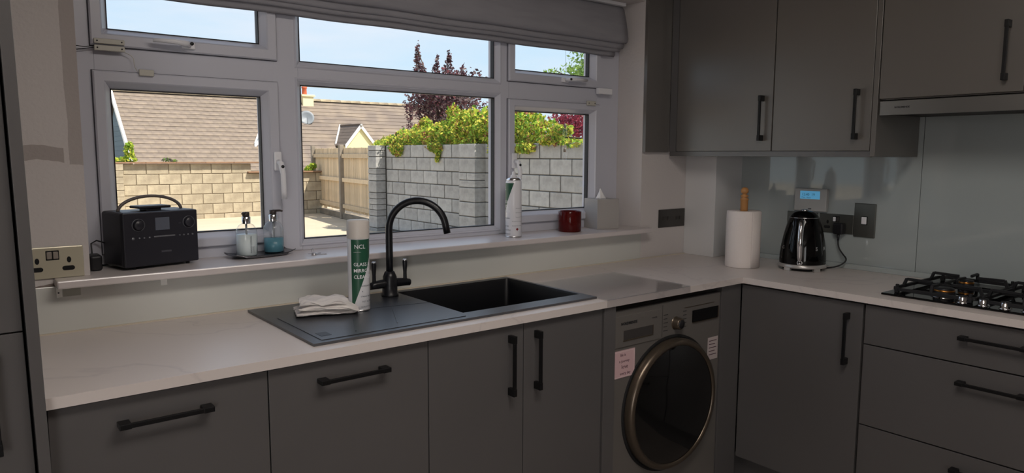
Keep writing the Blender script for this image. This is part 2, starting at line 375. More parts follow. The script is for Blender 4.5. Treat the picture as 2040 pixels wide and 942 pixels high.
# ------------------------------------------------------------------ roman blind
FAB = mat('grey_blind_fabric', '#9c9ba1', .9, vary=.08, vscale=6, bump=.35, bscale=700, stretch=(1, 1, 6))
bl = empty('roman_blind', (1.31, .10, 2.09), 'grey fabric roman blind gathered in folds at window top', 'blind')
def sheet(name, prof, x0, x1, th=.003, sag=0):
    n = len(prof); nx = 48; m = MB(); vs = []; fs = []
    nrm = []
    for i in range(n):
        a = Vector(prof[max(i - 1, 0)]); b = Vector(prof[min(i + 1, n - 1)]); d = (b - a).normalized(); nrm.append(Vector((-d.y, d.x)))
    P = [(Vector(p) + nrm[i] * th / 2) for i, p in enumerate(prof)] + [(Vector(prof[i]) - nrm[i] * th / 2) for i in range(n - 1, -1, -1)]
    K = len(P)
    for j in range(nx + 1):
        t = j / nx; x = x0 + (x1 - x0) * t
        for p in P: vs.append((x, p[0] + .002 * math.sin(t * 23 + p[1] * 30), p[1] - sag * math.sin(math.pi * t) + .0012 * math.sin(t * 31)))
    for j in range(nx):
        for k in range(K): fs.append((j * K + k, j * K + (k + 1) % K, (j + 1) * K + (k + 1) % K, (j + 1) * K + k))
    fs.append(tuple(range(K))); fs.append(tuple(range(nx * K + K - 1, nx * K - 1, -1)))
    m.mesh(vs, fs, None, True); return m.build(name, FAB, bl)
def roll(y, z, r, back): # a hanging fold seen in profile: down the front, round the bottom, up the back
    return [(y, z + back)] + [(y + r - r * math.cos(math.radians(a)), z + r - r * math.sin(math.radians(a))) for a in range(0, 181, 30)] + [(y + 2 * r, z + back * .9)]
sheet('main_fold', [(.122, 2.095), (.098, 2.07), (.080, 2.01), (.072, 1.96), (.070, 1.935), (.074, 1.921), (.084, 1.915), (.096, 1.919), (.104, 1.935), (.106, 1.99)], .192, 2.425)
sheet('second_fold', roll(.094, 1.893, .009, .1), .192, 2.421)
sheet('third_fold', roll(.108, 1.879, .008, .1), .192, 2.414)
sheet('lining', [(.128, 2.06), (.129, 1.866), (.134, 1.858), (.139, 1.866), (.138, 1.95)], .192, 2.40)
MB().box(.19, 2.425, .085, .135, 2.085, 2.0995, .002).build('headrail', UPVC2, bl)

# ------------------------------------------------------------------ worktop
wt = MB(); Z0, Z1 = .8755, .9
hx0, hx1, hy0, hy1 = 1.085, 1.625, -.505, -.068
wt.box(.001, hx0, -.61, -.001, Z0, Z1).box(hx1, 2.403, -.61, -.001, Z0, Z1).box(hx0, hx1, -.61, hy0, Z0, Z1).box(hx0, hx1, hy1, -.001, Z0, Z1).box(2.403, XR - .001, -2.4, -.001, Z0, Z1)
bmesh.ops.remove_doubles(wt.bm, verts=wt.bm.verts[:], dist=1e-5)
top('worktop', wt, MARBLE, (1.2, -.3, .8755), 'pale marble-effect L-shaped worktop running under window and along right wall', 'worktop')
sb = mat('joint_silicone', '#c9bfae', .5)
struct('trim_5', MB().box(.001, 2.79, -.013, -.0081, .9, .904).box(1.61, 1.6125, -.6115, -.02, .8995, .9003), sb)

# ------------------------------------------------------------------ base units
def bar_handle(name, parent, p0, p1, out, horizontal, m=HANDLE, off=.032):
    """flat bar handle from p0 to p1 on a door face; out = outward unit vector"""
    p0 = Vector(p0); p1 = Vector(p1); o_ = Vector(out); d = (p1 - p0).normalized(); s_ = o_.cross(d).normalized()
    h = MB()
    def blk(c, l, wd, a, b, bev):
        M = Matrix((( d.x, s_.x, o_.x, c.x), (d.y, s_.y, o_.y, c.y), (d.z, s_.z, o_.z, c.z), (0, 0, 0, 1)))
        h.box(-l / 2, l / 2, -wd / 2, wd / 2, a, b, bev, M)
    L = (p1 - p0).length
    blk(p0 + d * .012, .024, .013, .0005, off, .0015); blk(p1 - d * .012, .024, .013, .0005, off, .0015)
    blk((p0 + p1) / 2, L - .03, .0105, off - .009, off - .001, .001)
    return h.build(name, m, parent)
DT = .018
def unit(name, label, x0, x1, faces, group=None, z0=.13, zt=.874, cat='cabinet'):
    """unit on the window run; faces: list of (kind, x0, x1, z0, z1, handle)"""
    r = empty(name, ((x0 + x1) / 2, -.3, .0), label, cat, group)
    MB().box(x0 + .002, x1 - .002, -.575, -.02, .10, .70 if name == 'sink_cabinet' else zt).build('carcass', DARKIN, r)
    for kind, a, b, c, d_, hd in faces:
        do = MB().box(a + .0015, b - .0015, -.592, -.592 + DT - .001, c, d_, .001).build(kind, UNIT, r)
        if hd: bar_handle('handle', do, hd[0], hd[1], (0, -1, 0), hd[2])
    return r
YD = -.592
unit('base_cabinet', 'grey integrated-appliance unit at left end with horizontal black bar handle', .012, .4567, [('door', .0035, .4567, .13, .869, ((.128, YD, .812), (.323, YD, .812), 1))])
unit('base_cabinet', 'grey unit under the drainer, second from left, horizontal black handle', .4567, .9116, [('door', .4567, .9116, .13, .869, ((.581, YD, .819), (.778, YD, .819), 1))])
unit('sink_cabinet', 'grey two-door sink cabinet with paired vertical black handles', .9116, 1.6106, [('door', .9116, 1.2600, .13, .869, ((1.204, YD, .652), (1.204, YD, .842), 0)), ('door', 1.2600, 1.6106, .13, .869, ((1.309, YD, .652), (1.309, YD, .842), 0))])
top('end_panel', MB().box(1.6125, 1.668, -.600, -.02, 0, .872, .001), UNIT, (1.64, -.3, 0), 'narrow grey upright panel between sink cabinet and washing machine', 'panel')
top('end_panel', MB().box(2.291, 2.4215, -.592, -.02, 0, .872, .001), UNIT, (2.34, -.3, 0), 'grey corner post panel right of the washing machine', 'panel')
top('plinth', MB().box(.03, 1.61, -.545, -.53, .001, .095, .001), UNIT, (.8, -.54, 0), 'recessed grey plinth board under the window-side units', 'plinth')
# right run
XF = 2.423
def runit(name, label, y0, y1, faces):
    r = empty(name, (2.7, (y0 + y1) / 2, 0), label, 'cabinet')
    MB().box(XF + .02, XR - .02, y0 + .002, y1 - .002, .13, .874).build('carcass', DARKIN, r)
    for kind, a, b, c, d_, hd in faces:
        do = MB().box(XF, XF + DT - .001, a + .002, b - .002, c, d_, .001).build(kind, UNIT, r)
        if hd: bar_handle('handle', do, hd[0], hd[1], (-1, 0, 0), 0)
    return r
runit('corner_cabinet', 'grey corner cabinet door with vertical black handle below kettle side worktop', -1.098, -.61, [('door', -1.0955, -.594, .13, .866, ((XF, -1.043, .636), (XF, -1.043, .828), 0))])
runit('drawer_unit', 'grey three-drawer unit under the gas hob with horizontal black handles', -1.698, -1.098, [
    ('drawer', -1.698, -1.1, .7260, .866, ((XF, -1.41, .812), (XF, -1.605, .812), 1)),
    ('drawer', -1.698, -1.1, .4280, .7215, ((XF, -1.412, .663), (XF, -1.607, .663), 1)),
    ('drawer', -1.698, -1.1, .13, .4235, ((XF, -1.413, .368), (XF, -1.608, .368), 1))])
runit('base_cabinet', 'grey base cabinet at the right end past the drawers', -2.3, -1.70, [('door', -2.3, -1.7, .13, .866, None)])
top('plinth', MB().box(XF + .05, XF + .065, -2.3, -.545, .001, .125, .001), UNIT, (XF + .06, -1.4, 0), 'recessed grey plinth board under the right-hand units', 'plinth')

# ------------------------------------------------------------------ tall unit (left edge)
tu = empty('tall_cabinet', (0, -.3, 0), 'tall dark grey larder cabinet at the left edge of the kitchen', 'cabinet'); tu.location = (-.013, -.3, 0.0); tu.rotation_euler = (0, math.radians(-.75), 0); ROOT[tu] = Vector((-.0245, -.3, 0.004))
MB().box(-.021, 0, -.64, -.002, .01, 2.38, .0008).build('side_panel', UNIT, tu)
MB().box(-.62, -.03, -.60, -.02, .01, 2.38).build('carcass', DARKIN, tu)
for z0, z1, hd in ((.14, 1.0485, (.819, 1.01)), (1.0515, 2.37, (1.10, 1.30))):
    do = MB().box(-.62, -.0255, -.622, -.602, z0, z1, .001).build('door', UNIT, tu); bar_handle('handle', do, (-.081, -.622, hd[0]), (-.081, -.622, hd[1]), (0, -1, 0), 0)

# ------------------------------------------------------------------ wall units
XC = 2.634
def wunit(name, label, y0, y1, z0, doors):
    r = empty(name, (2.83, (y0 + y1) / 2, z0), label, 'cabinet')
    MB().box(XC + .02, XR - .001, y0 + .001, y1 - .001, z0 + .002, 2.40).build('carcass', UNITW, r)
    for a, b, c, d_, hd in doors:
        do = MB().box(XC, XC + DT, a + .002, b - .002, c, d_, .001).build('door', UNITW, r)
        bar_handle('handle', do, hd[0], hd[1], (-1, 0, 0), 0)
    return r
wunit('wall_cabinet', 'grey wall cabinet nearest the window with one vertical black handle', -.568, -.022, 1.414, [(-.568, -.061, 1.414, 2.39, ((XC, -.522, 1.457), (XC, -.522, 1.648)))])
top('scribe_strip', MB().box(XC + .002, XC + .02, -.0595, -.0195, 1.412, 2.40, .001), UNIT, (XC, -.04, 1.412), 'narrow dark vertical strip between wall filler panel and first wall cabinet', 'trim')
wunit('wall_cabinet', 'grey wall cabinet in the middle between window-side cabinet and hood', -.983, -.569, 1.414, [(-.983, -.569, 1.414, 2.39, ((XC, -.929, 1.457), (XC, -.929, 1.648)))])
top('end_panel', MB().box(XC - .001, XR - .009, -1.003, -.984, 1.392, 2.40, .001), UNITW, (2.8, -.99, 1.392), 'grey end panel hanging beside the extractor hood', 'panel')
top('pelmet', MB().box(XC + .006, XC + .022, -.983, -.022, 1.390, 1.4135, .001), UNIT, (XC, -.5, 1.39), 'slim grey pelmet strip under the two wall cabinets', 'pelmet')
wunit('wall_cabinet', 'grey wall cabinet above the steel hood with vertical black handle', -1.466, -1.005, 1.600, [(-1.466, -1.005, 1.606, 2.39, ((XC, -1.412, 1.642), (XC, -1.412, 1.836)))])
wunit('wall_cabinet', 'grey wall cabinet at the far right edge beyond the hood cabinet', -1.95, -1.468, 1.600, [(-1.95, -1.468, 1.606, 2.39, ((XC, -1.9, 1.642), (XC, -1.9, 1.836)))])
hd = empty('extractor_hood', (2.8, -1.3, 1.545), 'slim stainless steel extractor hood under the right wall cabinets', 'hood')
MB().box(XC + .004, XC + .018, -1.62, -1.009, 1.545, 1.5965, .001).build('front_strip', STEEL, hd)
MB().box(XC + .0185, XR - .009, -1.62, -1.009, 1.552, 1.599).build('housing', DARKIN, hd)
tx = MB(); text_flat(tx, 'NORDMENDE', .0085, (XC + .0036, -1.062, 1.570), (0, -1, 0), (0, 0, 1), bold=.0003); tx.build('brand_lettering', BLACKPL, hd)

# ------------------------------------------------------------------ washing machine
WMM = mat('dark_silver_enamel', '#75716d', .32, metal=.35, coat=.2); WMG = mat('porthole_black_glass', '#070707', .08, coat=.5); WMR = mat('porthole_rim', '#61574c', .28, metal=.7)
wm = empty('washing_machine', (1.98, -.3, 0), 'dark silver front-loading washing machine with round black porthole', 'washing machine')
YW = -.588
MB().box(1.673, 2.287, YW, -.04, .015, .849, .004).build('body', WMM, wm)
MB().box(1.673, 2.287, YW - .0005, YW + .02, .849, .852).build('top_edge', DARKIN, wm)
dr = MB().box(1.676, 1.921, YW - .004, YW + .003, .717, .830, .0015).build('detergent_drawer', WMM, wm)
MB().box(1.718, 1.874, YW - .0045, YW - .001, .742, .776).build('grip_recess', DARKIN, dr)
MB().box(1.716, 1.876, YW - .006, YW - .001, .737, .742, .001).box(1.873, 1.877, YW - .006, YW - .001, .742, .776, .001).build('grip_lip', WMR, dr)
tx = MB(); text_flat(tx, 'NORDMENDE', .0135, (1.703, YW - .0047, .797), (1, 0, 0), (0, 0, 1), bold=.0006); tx.build('brand_lettering', BLACKPL, dr); tx = MB(); text_flat(tx, 'WASHER', .007, (1.868, YW - .0047, .800), (1, 0, 0), (0, 0, 1), bold=.0002); tx.build('model_lettering', BLACKPL, dr)
kn = MB().lathe([(0.0001, .028), (.018, .028), (.0215, .024), (.023, .004), (.026, 0)], 0, 0, 32, Matrix.Translation((2.010, YW, .762)) @ Matrix.Rotation(math.pi / 2, 4, 'X')).build('programme_knob', WMR, wm)
MB().cyl(0, 0, .0282, .029, .0165, 28, Matrix.Translation((2.010, YW, .762)) @ Matrix.Rotation(math.pi / 2, 4, 'X')).build('knob_face', BLACKPL, kn)
for k in range(5):
    MB().box(1.938, 1.962 - .004 * (k % 2), YW - .0012, YW, .800 - .015 * k, .803 - .015 * k).build('programme_mark', DARKIN, wm); MB().box(2.052, 2.072, YW - .0012, YW, .800 - .015 * k, .8025 - .015 * k).build('programme_mark', DARKIN, wm)
MB().box(1.93, 1.931, YW - .001, YW, .72, .84).build('panel_seam', DARKIN, wm)
ds = MB().box(2.108, 2.268, YW - .003, YW, .750, .797, .001).build('display', BLACKGL, wm)
MB().box(2.269, 2.273, YW - .005, YW, .752, .797, .001).box(2.11, 2.268, YW - .004, YW, .7465, .7495).build('display_trim', WMR, ds)
MB().box(2.06, 2.245, YW - .001, YW, .812, .815).build('panel_line', WMR, wm)
cx, cz, R0 = 1.982, .457, .251
Mx = Matrix.Translation((cx, YW, cz)) @ Matrix.Rotation(math.pi / 2, 4, 'X')
MB().lathe([(R0 + .012, -.001), (R0 + .012, .004), (R0 - .003, .004), (R0 - .003, -.001)], 0, 0, 96, Mx).build('door_recess', DARKRUB, wm)
po = MB().lathe([(R0, .001), (R0 + .001, .022), (R0 - .006, .034), (R0 - .016, .038), (R0 - .024, .035), (R0 - .026, .028)], 0, 0, 96, Mx).build('porthole_rim', WMR, wm)
MB().lathe([(R0 - .024, .031), (R0 - .06, .037), (R0 - .14, .042), (.0001, .044)], 0, 0, 96, Mx).build('porthole_glass', WMG, po)
st = MB(); st.box(1.672, 1.782, YW - .002, YW - .0003, .606, .705)
pk = mat('pink_card', '#c9a9ac', .7)
s1 = top('laundry_notice', st, pk, (1.727, YW, .606), 'small pink square card with handwritten verse stuck on washer left', 'notice')
tx = MB()
for i, (s_, sz, xx) in enumerate((('life is', .014, 1.705), ('a journey', .014, 1.70), ('love', .020, 1.712), ('every day', .014, 1.705))): text_flat(tx, s_, sz, (xx, YW - .0023, .684 - .0225 * i), (1, 0, 0), (0, 0, 1), bold=.0002)
tx.build('lettering', mat('dark_ink', '#4a2c38', .8), s1)
br = MB()
for b_ in ((1.676, 1.778, .7005, .7015), (1.676, 1.778, .6095, .6105), (1.676, 1.677, .61, .701), (1.777, 1.778, .61, .701)): br.box(b_[0], b_[1], YW - .0025, YW - .0021, b_[2], b_[3])
br.build('border', mat('pale_card', '#dcd3d2', .7), s1)
s2 = top('energy_sticker', MB().box(2.212, 2.278, YW - .0015, YW - .0003, .580, .672, .0006), mat('pale_sticker', '#b5a9a8', .6), (2.245, YW, .58), 'small pale rounded sticker at right of washing machine front', 'sticker')
lb = MB()
for k in range(5): lb.box(2.220, 2.268 - .01 * (k % 2), YW - .0022, YW - .0016, .600 + .014 * k, .6025 + .014 * k)
lb.build('print_lines', MATS['dark_ink'], s2)

# ------------------------------------------------------------------ sink
sk = empty('sink', (1.1, -.3, .9), 'black composite inset sink with drainer on the left', 'sink')
SX0, SX1, SY0, SY1 = .588, 1.6115, -.562, -.050
bx0, bx1, by0, by1 = 1.100, 1.597, -.492, -.080
m = MB(); h0, h1 = .9002, .9075
def sbox(a, b, c, d): m.box(a, b, c, d, h0, h1)
sbox(SX0, bx0, SY0, SY1); sbox(bx1, SX1, SY0, SY1); sbox(bx0, bx1, SY0, by0); sbox(bx0, bx1, by1, SY1)
bmesh.ops.remove_doubles(m.bm, verts=m.bm.verts[:], dist=1e-5)
m.build('rim', SINKM, sk)
m = MB(); vs = []; prof = [(0, h1), (.003, .90), (.008, .80), (.012, .725), (.022, .712)]
for ins, z in prof:
    a, b, c, d = bx0 + ins, bx1 - ins, by0 + ins, by1 - ins; r = .012 + ins
    for (qx, qy, s0) in ((b - r, d - r, 0), (a + r, d - r, 90), (a + r, c + r, 180), (b - r, c + r, 270)):
        for k in range(5): an = math.radians(s0 + 22.5 * k); vs.append((qx + r * math.cos(an), qy + r * math.sin(an), z))
K = 20; fs = [tuple(range((len(prof) - 1) * K, len(prof) * K))]
for j in range(len(prof) - 1):
    for k in range(K): fs.append((j * K + k, j * K + (k + 1) % K, (j + 1) * K + (k + 1) % K, (j + 1) * K + k))
m.mesh(vs, fs, None, True); m.build('bowl', mat('bowl_composite', '#0b0d12', .45), sk)
MB().lathe([(.0001, .7135), (.03, .7135), (.042, .716), (.045, .7125)], 1.36, -.20, 32).build('strainer', CHROME, sk)
g = MB()
for (x0, y0, x1, y1) in ((.733, -.505, .808, -.335), (.872, -.490, .960, -.300), (.62, -.54, 1.08, -.535), (.62, -.225, .62, -.54)):
    d = Vector((x1 - x0, y1 - y0, 0)); n_ = Vector((-d.y, d.x, 0)).normalized() * .0016
    p = [(x0 + n_.x, y0 + n_.y), (x1 + n_.x, y1 + n_.y), (x1 - n_.x, y1 - n_.y), (x0 - n_.x, y0 - n_.y)]; g.prism(p, 'z', h1 - .0005, h1 + .0018)
g.build('drainer_ridge', SINKM, sk)
MB().prism([(.89, -.262), (1.098, -.296), (1.098, -.294), (.89, -.260)], 'z', h1, h1 + .0004).build('overflow_step', DARKRUB, sk)
MB().box(.635, .665, -.50, -.46, h1, h1 + .0006).build('maker_plate', mat('faint_print', '#2b2e35', .4), sk)
# tap
tp = empty('mixer_tap', (1.052, -.117, h1), 'matt black swan-neck mixer tap with two lever handles', 'tap')
MB().lathe([(.0001, h1), (.030, h1), (.030, h1 + .006), (.0265, h1 + .01), (.0255, .945), (.0235, .975), (.0165, .992), (.0125, .994)], 1.052, -.117, 36).build('body', TAPM, tp)
dv = Vector((1.203 - 1.052, -.24 + .117, 0)); Ld = dv.length; dv.normalize(); rad = Ld / 2
zc = 1.2365 - rad; pts = [(1.052, -.117, .985), (1.052, -.117, 1.05), (1.052, -.117, zc)]
for k in range(1, 25):
    a = math.pi - math.radians(172) * k / 24; q = Vector((1.052, -.117, 0)) + dv * (rad + rad * math.cos(a)); pts.append((q.x, q.y, zc + rad * math.sin(a)))
q = Vector(pts[-1]); d_ = (Vector(pts[-1]) - Vector(pts[-2])).normalized(); pts.append(tuple(q + d_ * .028))
MB().tube(pts, .0122, 18).build('spout', TAPM, tp)
MB().tube([(.975, -.117, .947), (.995, -.117, .950), (1.052, -.117, .953), (1.11, -.117, .950), (1.130, -.117, .947)], [.0115, .0135, .017, .0135, .0115], 16).build('crossbar', TAPM, tp)
for x in (.992, 1.112):
    l = MB().lathe([(.0001, .952), (.0075, .952), (.0065, .965), (.0062, .985), (.0078, 1.004), (.0085, 1.020), (.0075, 1.027)], x, -.117, 18).build('lever', TAPM, tp)
    MB().lathe([(.0076, 1.0265), (.0076, 1.029), (.006, 1.031), (.0001, 1.0315)], x, -.117, 18).build('lever_cap', CHROME, l)

# ------------------------------------------------------------------ acrylic board on worktop
AC = bpy.data.materials.new('clear_acrylic'); AC.use_nodes = True; t = AC.node_tree; t.nodes.clear()
o = N(t, 'ShaderNodeOutputMaterial'); x = N(t, 'ShaderNodeMixShader'); a = N(t, 'ShaderNodeBsdfTransparent'); g = N(t, 'ShaderNodeBsdfGlossy'); f = schlick(t)
a.inputs[0].default_value = (.93, .93, .935, 1); g.inputs['Roughness'].default_value = .10
t.links.new(f, x.inputs[0]); t.links.new(a.outputs[0], x.inputs[1]); t.links.new(g.outputs[0], x.inputs[2]); t.links.new(x.outputs[0], o.inputs[0])
bd = MB().box(1.612, 2.058, -.613, -.215, .9004, .9044, .0008).box(1.612, 2.058, -.6145, -.6112, .8775, .9036, .0008)
top('worktop_saver', bd, AC, (1.83, -.4, .9), 'clear acrylic worktop saver board lipped over the edge above washer', 'board')

# ------------------------------------------------------------------ cleaning cans
def can(cx, cy, z0, rot, cap, name, label):
    r = .0335; r_ = empty(name, (cx, cy, z0), label, 'can'); zt = z0 + .228
    m = MB().lathe([(.0001, z0 + .001), (r - .004, z0 + .001), (r, z0 + .005), (r, zt), (r - .004, zt + .008), (.024, zt + .016), (.014, zt + .021), (.014, zt + .024)], cx, cy, 48).build('body', WHITECAN, r_)
    MB().lathe([(r - .0035, z0), (r + .0006, z0 + .001), (r + .0006, z0 + .004), (r, z0 + .005)], cx, cy, 48).build('base_rim', CHROME, r_)
    if cap: MB().lathe([(r + .0012, zt - .001), (r + .0012, zt + .050), (r - .001, zt + .055), (.0001, zt + .056)], cx, cy, 48).build('cap', mat('cap_plastic', '#c9c3bd', .35), r_)
    else:
        MB().lathe([(r - .003, zt + .0075), (r - .002, zt + .010), (.024, zt + .0175)], cx, cy, 48).build('shoulder_ring', CHROME, r_)
        MB().lathe([(.0135, zt + .022), (.0135, zt + .028), (.0075, zt + .030), (.0075, zt + .042), (.005, zt + .044), (.0001, zt + .044)], cx, cy, 24).build('nozzle', UPVC2, r_)
    # green label with slanting edge, bent round the can
    vs = []; fs = []; nz, na = 26, 24; zl = zt - .003
    for i in range(nz + 1):
        z = zl - (zl - z0 - .004) * i / nz; aL = math.radians(-40); aR = math.radians(108 - 146 * i / nz)
        for j in range(na + 1):
            an = rot + aL + (aR - aL) * j / na; vs.append((cx + (r + .0003) * math.cos(an), cy + (r + .0003) * math.sin(an), z))
    for i in range(nz):
        for j in range(na): fs.append((i * (na + 1) + j, i * (na + 1) + j + 1, (i + 1) * (na + 1) + j + 1, (i + 1) * (na + 1) + j))
    lb = MB().mesh(vs, fs, None, True).build('label', GREENL, r_)
    R2 = r + .0006; INK = mat('slate_ink', '#3d4a56', .6)
    def line(name, m_, *a, **k): q_ = MB(); text_cyl(q_, *a, **k); q_.build(name, m_, r_)
    line('white_lettering', UPVC2, 'NCL', .018, cx, cy, z0 + .197, R2, rot - math.radians(22)); line('white_lettering', UPVC2, '______', .008, cx, cy, z0 + .187, R2, rot - math.radians(26))
    for k, s_ in enumerate(('GLASS &', 'MIRROR', 'CLEANER')): line('white_lettering', UPVC2, s_, .0152, cx, cy, z0 + .143 - .0195 * k, R2, rot - math.radians(27), bold=.0001)
    for k, s_ in enumerate(('PROFESSIONAL', '&', 'STREAK FREE', 'FAST ACTING', 'QUALITY FOAM', '480ml')): line('dark_lettering', INK, s_, .0062 if k != 3 else .0068, cx, cy, z0 + .078 - .0163 * k, R2, rot + math.radians(8 + 6 * (k % 2)))
    for k in range(5): line('dark_lettering', INK, 'Directions for use spray', .0045, cx, cy, z0 + .12 - .018 * k, R2, rot + math.radians(95 if k > 2 else 120))
    an = rot + math.radians(132); c_ = Vector((cx + (r + .0004) * math.cos(an), cy + (r + .0004) * math.sin(an), z0 + .035)); tn = Vector((-math.sin(an), math.cos(an), 0)); s_ = .0065
    dm = MB().mesh([c_ + tn * s_, c_ + Vector((0, 0, s_)), c_ - tn * s_, c_ - Vector((0, 0, s_))], [(0, 1, 2, 3)]).build('hazard_diamond', mat('hazard_red', '#7d2c30', .5), r_)
    return r_
camdir = math.atan2(-2.28 + .26, -.127 - .867)
can(.867, -.258, h1, camdir, True, 'aerosol_can', 'white capped aerosol of glass and mirror cleaner standing on the drainer')
camdir2 = math.atan2(-2.28 - .04, -.127 - 1.717)
can(1.717, .035, 1.053, camdir2 - math.radians(105), False, 'aerosol_can', 'white uncapped aerosol can with green label on the window sill')

# folded cloth
CL = mat('white_cotton', '#ece7e4', .9, bump=.5, bscale=900)
def cloth():
    vs = []; fs = []; nu, nv = 56, 40
    def nrm(u, v, seed):
        return .004 * math.sin(7 * u + 3 * v + seed) + .003 * math.sin(13 * v - 5 * u + seed * 2) + .002 * math.sin(23 * u + 9 * v + seed * 3)
    m = MB()
    for L, (zb, th, sx, sy, ox, oy, rr) in enumerate(((.0085, .016, .090, .062, -.004, .004, .05), (.022, .018, .087, .060, .004, -.002, -.05), (.038, .015, .080, .056, -.004, .003, .02))):
        b = bmesh.new(); bmesh.ops.create_cube(b, size=2)
        bmesh.ops.subdivide_edges(b, edges=b.edges[:], cuts=14, use_grid_fill=True)
        for vt in b.verts:
            u, v, h = vt.co; q = math.hypot(u, v)
            # rounded rectangle slab whose rim curls down at the right-hand folded end
            rx = math.copysign(abs(u) ** .9, u); ry = math.copysign(abs(v) ** .9, v)
            edge = max(abs(u), abs(v)) ** 6
            z = zb + th * .5 + h * th * .5 * (1 - .75 * edge) + nrm(u, v, L) * (1 if h > 0 else .4) * (.5 + .5 * (L == 2))
            z -= .010 * max(0, u) ** 3 * L
            s_ = 1 + .03 * math.sin(9 * v + 4 * h + L) + .02 * math.sin(17 * u + L)
            vt.co = Vector((rx * sx * s_ + ox, ry * sy * (1 + .04 * math.sin(8 * u + 3 * h + L)) + oy, max(z, .0082)))
        for f in b.faces: f.smooth = True
        m.merge(b, Matrix.Rotation(rr, 4, 'Z'))
    return m
m = cloth(); clo = m.build('folded_cloth', CL, None, 'folded white cotton cloth lying on the drainer beside aerosol', 'cloth'); clo.location = (.772, -.235, .9003); clo.rotation_euler = (0, 0, math.radians(-20))
clo.modifiers.new('s', 'SUBSURF').levels = 1; clo.modifiers['s'].render_levels = 1
tex = bpy.data.textures.new('wr', 'CLOUDS'); tex.noise_scale = .035; dm = clo.modifiers.new('d', 'DISPLACE'); dm.texture = tex; dm.strength = .009; dm.mid_level = .55

# ------------------------------------------------------------------ radio
rd = empty('radio', (.262, .012, 1.053), 'black tabletop internet radio with carry handle on the window sill', 'radio', rz=math.radians(13.5))
W_, D_, H_ = .226, .135, .162; RB = mat('radio_black', '#202026', .42, vary=.1, vscale=20); RF = mat('radio_front', '#26262e', .35)
MB().box(0, W_, .004, D_, .007, .007 + H_, .008, seg=3).build('cabinet', RB, rd)
MB().box(.002, W_ - .001, -.002, .006, .008, .007 + H_ - .001, .004).build('front_panel', RF, rd)
rng = mat('ring_grey', '#8b8d93', .3, metal=.7)
for x in (.045, .196):
    k = MB().lathe([(.0145, 0), (.0145, .008), (.013, .010), (.0001, .010)], 0, 0, 32, Matrix.Translation((x, -.002, .131)) @ Matrix.Rotation(math.pi / 2, 4, 'X')).build('dial', RF, rd)
    MB().lathe([(.0185, 0), (.0185, .0022), (.0172, .0022), (.0172, 0)], 0, 0, 40, Matrix.Translation((x, -.002, .131)) @ Matrix.Rotation(math.pi / 2, 4, 'X')).build('dial_ring', rng, k)
MB().box(.094, .137, -.0035, 0, .112, .150, .001).build('screen', mat('radio_screen', '#5b606c', .12), rd)
bt = MB(); bt.box(.088, .152, -.0045, 0, .0915, .0955, .001); bt.build('preset_bar', rng, rd)
for k, x in enumerate((.028, .046, .060, .075, .166, .179, .192, .206)):
    MB().cyl(0, 0, 0, .003, .0042 if k == 0 else .0025, 12, Matrix.Translation((x, -.002, .0925)) @ Matrix.Rotation(math.pi / 2, 4, 'X')).build('button', rng, rd)
MB().box(.165, .172, -.003, 0, .128, .130).build('sensor_mark', mat('badge_grey', '#4a4a52', .4), rd)
MB().box(.109, .139, -.0032, 0, .045, .050, .0005).build('badge', mat('badge_grey', '#4a4a52', .4), rd)
hp = [(.02 + .19 * (1 - math.cos(math.pi * k / 20)) / 2, .068, .166 + .045 * math.sin(math.pi * k / 20)) for k in range(21)]
hm = MB().tube(hp, .0048, 10).build('carry_handle', mat('handle_grey', '#6a625e', .4), rd)
tpn = MB().box(.060, .156, .022, .085, .176, .184, .003).box(.085, .13, .03, .075, .168, .177, .002).build('top_cradle', RB, rd)
for x in (.035, W_ - .03):
    for y in (.015, .12): MB().cyl(x, y, 0, .009, .006, 12).build('foot', DARKRUB, rd)
top('radio_cable', MB().tube([(.232, .125, 1.128), (.215, .142, 1.134), (.200, .140, 1.126), (.199, .125, 1.10), (.197, .112, 1.08), (.20, .13, 1.060), (.215, .15, 1.0565), (.26, .155, 1.0565)], .0022, 8), BLACKPL, (.2, .13, 1.055), 'black power lead looping behind the left side of radio', 'cable')
ad = MB().box(.183, .216, .06, .118, 1.0535, 1.100, .008, seg=3); top('power_adaptor', ad, BLACKPL, (.2, .09, 1.0535), 'black plug-in power adaptor lying against the reveal behind radio', 'adaptor')

# ------------------------------------------------------------------ soap tray and bottles
TR = mat('pewter_tray', '#77787d', .22, metal=.9)
vs = []; fs = []; nu, nv = 24, 12
for i in range(nu + 1):
    u = -1 + 2 * i / nu; wd = .052 * (1 - .28 * u * u) 
    for j in range(nv + 1):
        v = -1 + 2 * j / nv; z = .004 + .010 * (abs(u) ** 4) + .005 * v ** 4
        vs.append((u * .108, v * wd, z))
n0 = len(vs); vs += [(x_, y_, max(0.0, z_ - .0035) if abs(x_) > .08 else 0.0006 + .3 * (z_ - .004)) for x_, y_, z_ in vs]
for i in range(nu):
    for j in range(nv):
        a = i * (nv + 1) + j; fs.append((a, a + 1, a + nv + 2, a + nv + 1)); fs.append((n0 + a, n0 + a + nv + 1, n0 + a + nv + 2, n0 + a + 1))
for i in range(nu): 
    for j in (0, nv): a = i * (nv + 1) + j; fs.append((a, a + nv + 1, n0 + a + nv + 1, n0 + a))
for j in range(nv):
    for i in (0, nu): a = i * (nv + 1) + j; fs.append((a, a + 1, n0 + a + 1, n0 + a))
tr = MB().mesh(vs, fs, None, True).build('soap_tray', TR, None, 'curved polished pewter tray holding two pump bottles on the sill', 'tray'); tr.location = (.686, .098, 1.0532); tr.rotation_euler = (0, 0, math.radians(9))
BG = glass('bottle_glass', (.93, .95, .95), .02)
